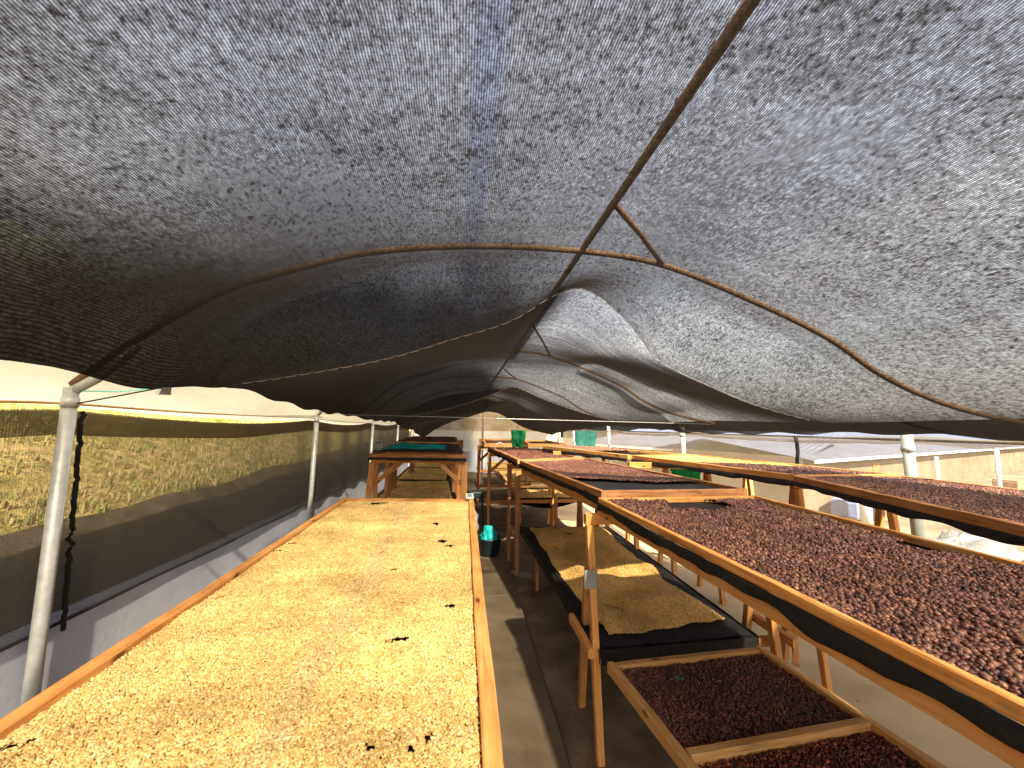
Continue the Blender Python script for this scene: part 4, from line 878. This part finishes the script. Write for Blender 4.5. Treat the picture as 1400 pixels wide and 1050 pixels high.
# ------------------------------------------------------------ yard outside the right wall
zE = EYE - 1.5; zG = -2.3
def wing(label, a, b, depth, side, name='outbuilding'):
    a, b = Vector((*a, 0)), Vector((*b, 0)); d = (b - a).normalized(); nrm = Vector((-d.y, d.x, 0)) * side; ln = (b - a).length
    t_ = thing(name, label, 'building', (a.x, a.y, zG))
    wa, wb = a + nrm * .5, b + nrm * .5
    V, Fc = [], []
    for p in (wa, wb, wb + nrm*depth, wa + nrm*depth): V += [rel(t_, (p.x, p.y, zG)), rel(t_, (p.x, p.y, zE + .15))]
    Fc = [(0, 2, 3, 1), (2, 4, 5, 3), (4, 6, 7, 5), (6, 0, 1, 7)]
    mesh_obj('wall', V, Fc, WALLB, t_)
    n = int(ln / .16); V, Fc = [], []; rise = .14
    for i in range(n + 1):
        p = a + d * (ln * i / n); r = .022 * (1 if i % 2 else -1)
        q = p + nrm * (depth + 1); V += [rel(t_, (p.x, p.y, zE + .06 + r)), rel(t_, (q.x, q.y, zE + .06 + r + rise*(depth+1)))]
    for i in range(n): Fc.append((i*2, i*2+2, i*2+3, i*2+1))
    o = mesh_obj('roof', V, Fc, ROOFB, t_); s = o.modifiers.new('t', 'SOLIDIFY'); s.thickness = .01
    beam('fascia', (a.x - nrm.x*.02, a.y - nrm.y*.02, zE - .02), (b.x - nrm.x*.02, b.y - nrm.y*.02, zE - .02), .04, .14, WHITE, t_)
    k = 0; x = 2.2
    while x < ln - 2 and k < 3:
        p = wa + d * x - nrm*.01
        if k % 2: box('door', (p.x, p.y, zG + 1.05), (.9, .06, 2.1), WOODD, t_, math.atan2(d.y, d.x))
        else: box('window', (p.x, p.y, zG + 1.45), (1.0, .06, .8), GREY, t_, math.atan2(d.y, d.x))
        x += 6.3; k += 1
    x = 4.5
    while x < ln:
        p = a + d*x + nrm*.12; 0 and beam('veranda_post', (p.x, p.y, zG), (p.x, p.y, zE + .02), .12, .12, WHITE, t_); x += 19
    return t_
cA_ = xy(1113, 631, zE); cB_ = xy(1400, 611, zE); cB_ = tuple(cA_[i] + (cB_[i]-cA_[i])*1.15 for i in range(2))
wing('long outbuilding with pale blue corrugated roof and white eave at right', cA_, cB_, 7, 1)
cC_ = xy(1106, 627.5, zE); cD_ = xy(790, 606.5, zE)
wing('outbuilding wing with pale ribbed roof seen between the far right posts', cD_, cC_, 7, 1)
def pos_on(px, py, z=zG): p = at_z(px, py, z); return p
p = pos_on(1285, 690); o = tube('fence_pole', [(p.x, p.y, zG), (p.x, p.y, zG + 2.6)], .08, WHITE); tag(o, 'shorter white pole standing in the yard left of the box heap', 'pole', 'white poles in the yard')
p = pos_on(1370, 700); o = tube('fence_pole', [(p.x, p.y, zG), (p.x, p.y, zG + 3.2)], .09, WHITE); tag(o, 'taller white pole standing in the yard near the right frame edge', 'pole', 'white poles in the yard')
for k, (px, py, s, m_, lab) in enumerate(((1208, 712, (1.1, .6, .5), BRICK, 'brown block lying on the bright yard'), (1385, 690, (1.6, 1.0, 1.3), BRICK, 'rusty brown box at the right frame edge'),
        (1160, 705, (1.5, 1.0, .7), BLUET, 'blue covered bundle in the yard'), (1345, 688, (.9, .6, .6), WHITE, 'white box beside the rusty brown one'))):
    p = pos_on(px, py); t_ = thing(('mud_block', 'rusty_box', 'tarp_bundle', 'white_box')[k], lab, ('block', 'box', 'bundle', 'box')[k], (p.x, p.y, zG + .02))
    bx = box('body', (p.x, p.y, zG + s[2]/2 + .02), s, m_, t_, .3*k, .06); box('lid' if k != 0 else 'cap', (p.x, p.y, zG + s[2] + .05), (s[0]*.96, s[1]*.96, .06), m_, t_, .3*k, .02)
c = at_z(1310, 740, -.6)
blob('plastic_sheet', 'crumpled clear plastic heap just outside the right net', 'plastic sheet', (c.x*.9, c.y*.9, -.65), .75, .6, .35, CLEAR, 31, .8)
c = at_z(1185, 715, zG); t_ = tube('white_column', [(c.x, c.y, zG), (c.x, c.y, zG + 1.7)], .22, WHITE, None, 14); tag(t_, 'thick white column standing in the yard below the second tray', 'column')
# trees
def tree(label, x, y, h, r, seed, name='tree'):
    z0 = terr(x, y); t_ = thing(name, label, 'tree', (x, y, z0), 'trees outside the drying house'); rnd = random.Random(seed)
    V, Fc = tube_geo([rel(t_, p) for p in ((x, y, z0 - .1), (x + .1, y, z0 + h*.3), (x + .2, y + .1, z0 + h*.6), (x + .1, y, z0 + h*.85))], [.16, .12, .08, .03], 9)
    tips = []
    for k in range(9):
        a = rnd.uniform(0, 6.28); b = z0 + h*rnd.uniform(.35, .7); e = Vector((x + r*.7*math.cos(a), y + r*.7*math.sin(a), b + h*rnd.uniform(.1, .3))); tips.append(e)
        tube_geo([rel(t_, (x + .12, y, b)), rel(t_, ((x+e.x)/2, (y+e.y)/2, (b+e.z)/2 + .1)), rel(t_, e)], [.06, .04, .015], 6, V, Fc)
    mesh_obj('trunk', V, Fc, PIPE, t_, True); tips.append(Vector((x, y, z0 + h*.9)))
    V, Fc = [], []
    for tp in tips:
        for q in range(330):
            d = Vector((rnd.gauss(0, 1), rnd.gauss(0, 1), rnd.gauss(0, .7))); d = d.normalized() * r*.5 * rnd.random()**.5; c = rel(t_, tp + d); s = rnd.uniform(.05, .11); b = len(V)
            a1 = Vector((rnd.uniform(-1, 1), rnd.uniform(-1, 1), rnd.uniform(-1, 1))).normalized()*s; a2 = Vector((rnd.uniform(-1, 1), rnd.uniform(-1, 1), rnd.uniform(-1, 1))).normalized()*s*.6
            V += [c - a1, c + a2, c + a1, c - a2]; Fc.append((b, b+1, b+2, b+3))
    mesh_obj('crown', V, Fc, LEAF, t_)
for k, (x, y, h, r) in enumerate(((-6.5, 6, 1.4, 1.1), (-7.5, 10, 1.6, 1.3), (-6.8, 14.5, 1.5, 1.2), (-8.5, 2.5, 1.6, 1.3), (-8, 19, 2, 1.5))):
    tree('bright green bush ' + ('seen through the slot above the left net near the second post', 'beyond the left net between the second and third posts', 'beyond the left net towards the far end', 'at the far left above the nearest net panel', 'farthest back on the left bank')[k], x, y, h, r, k)
print('built', len(bpy.data.objects))
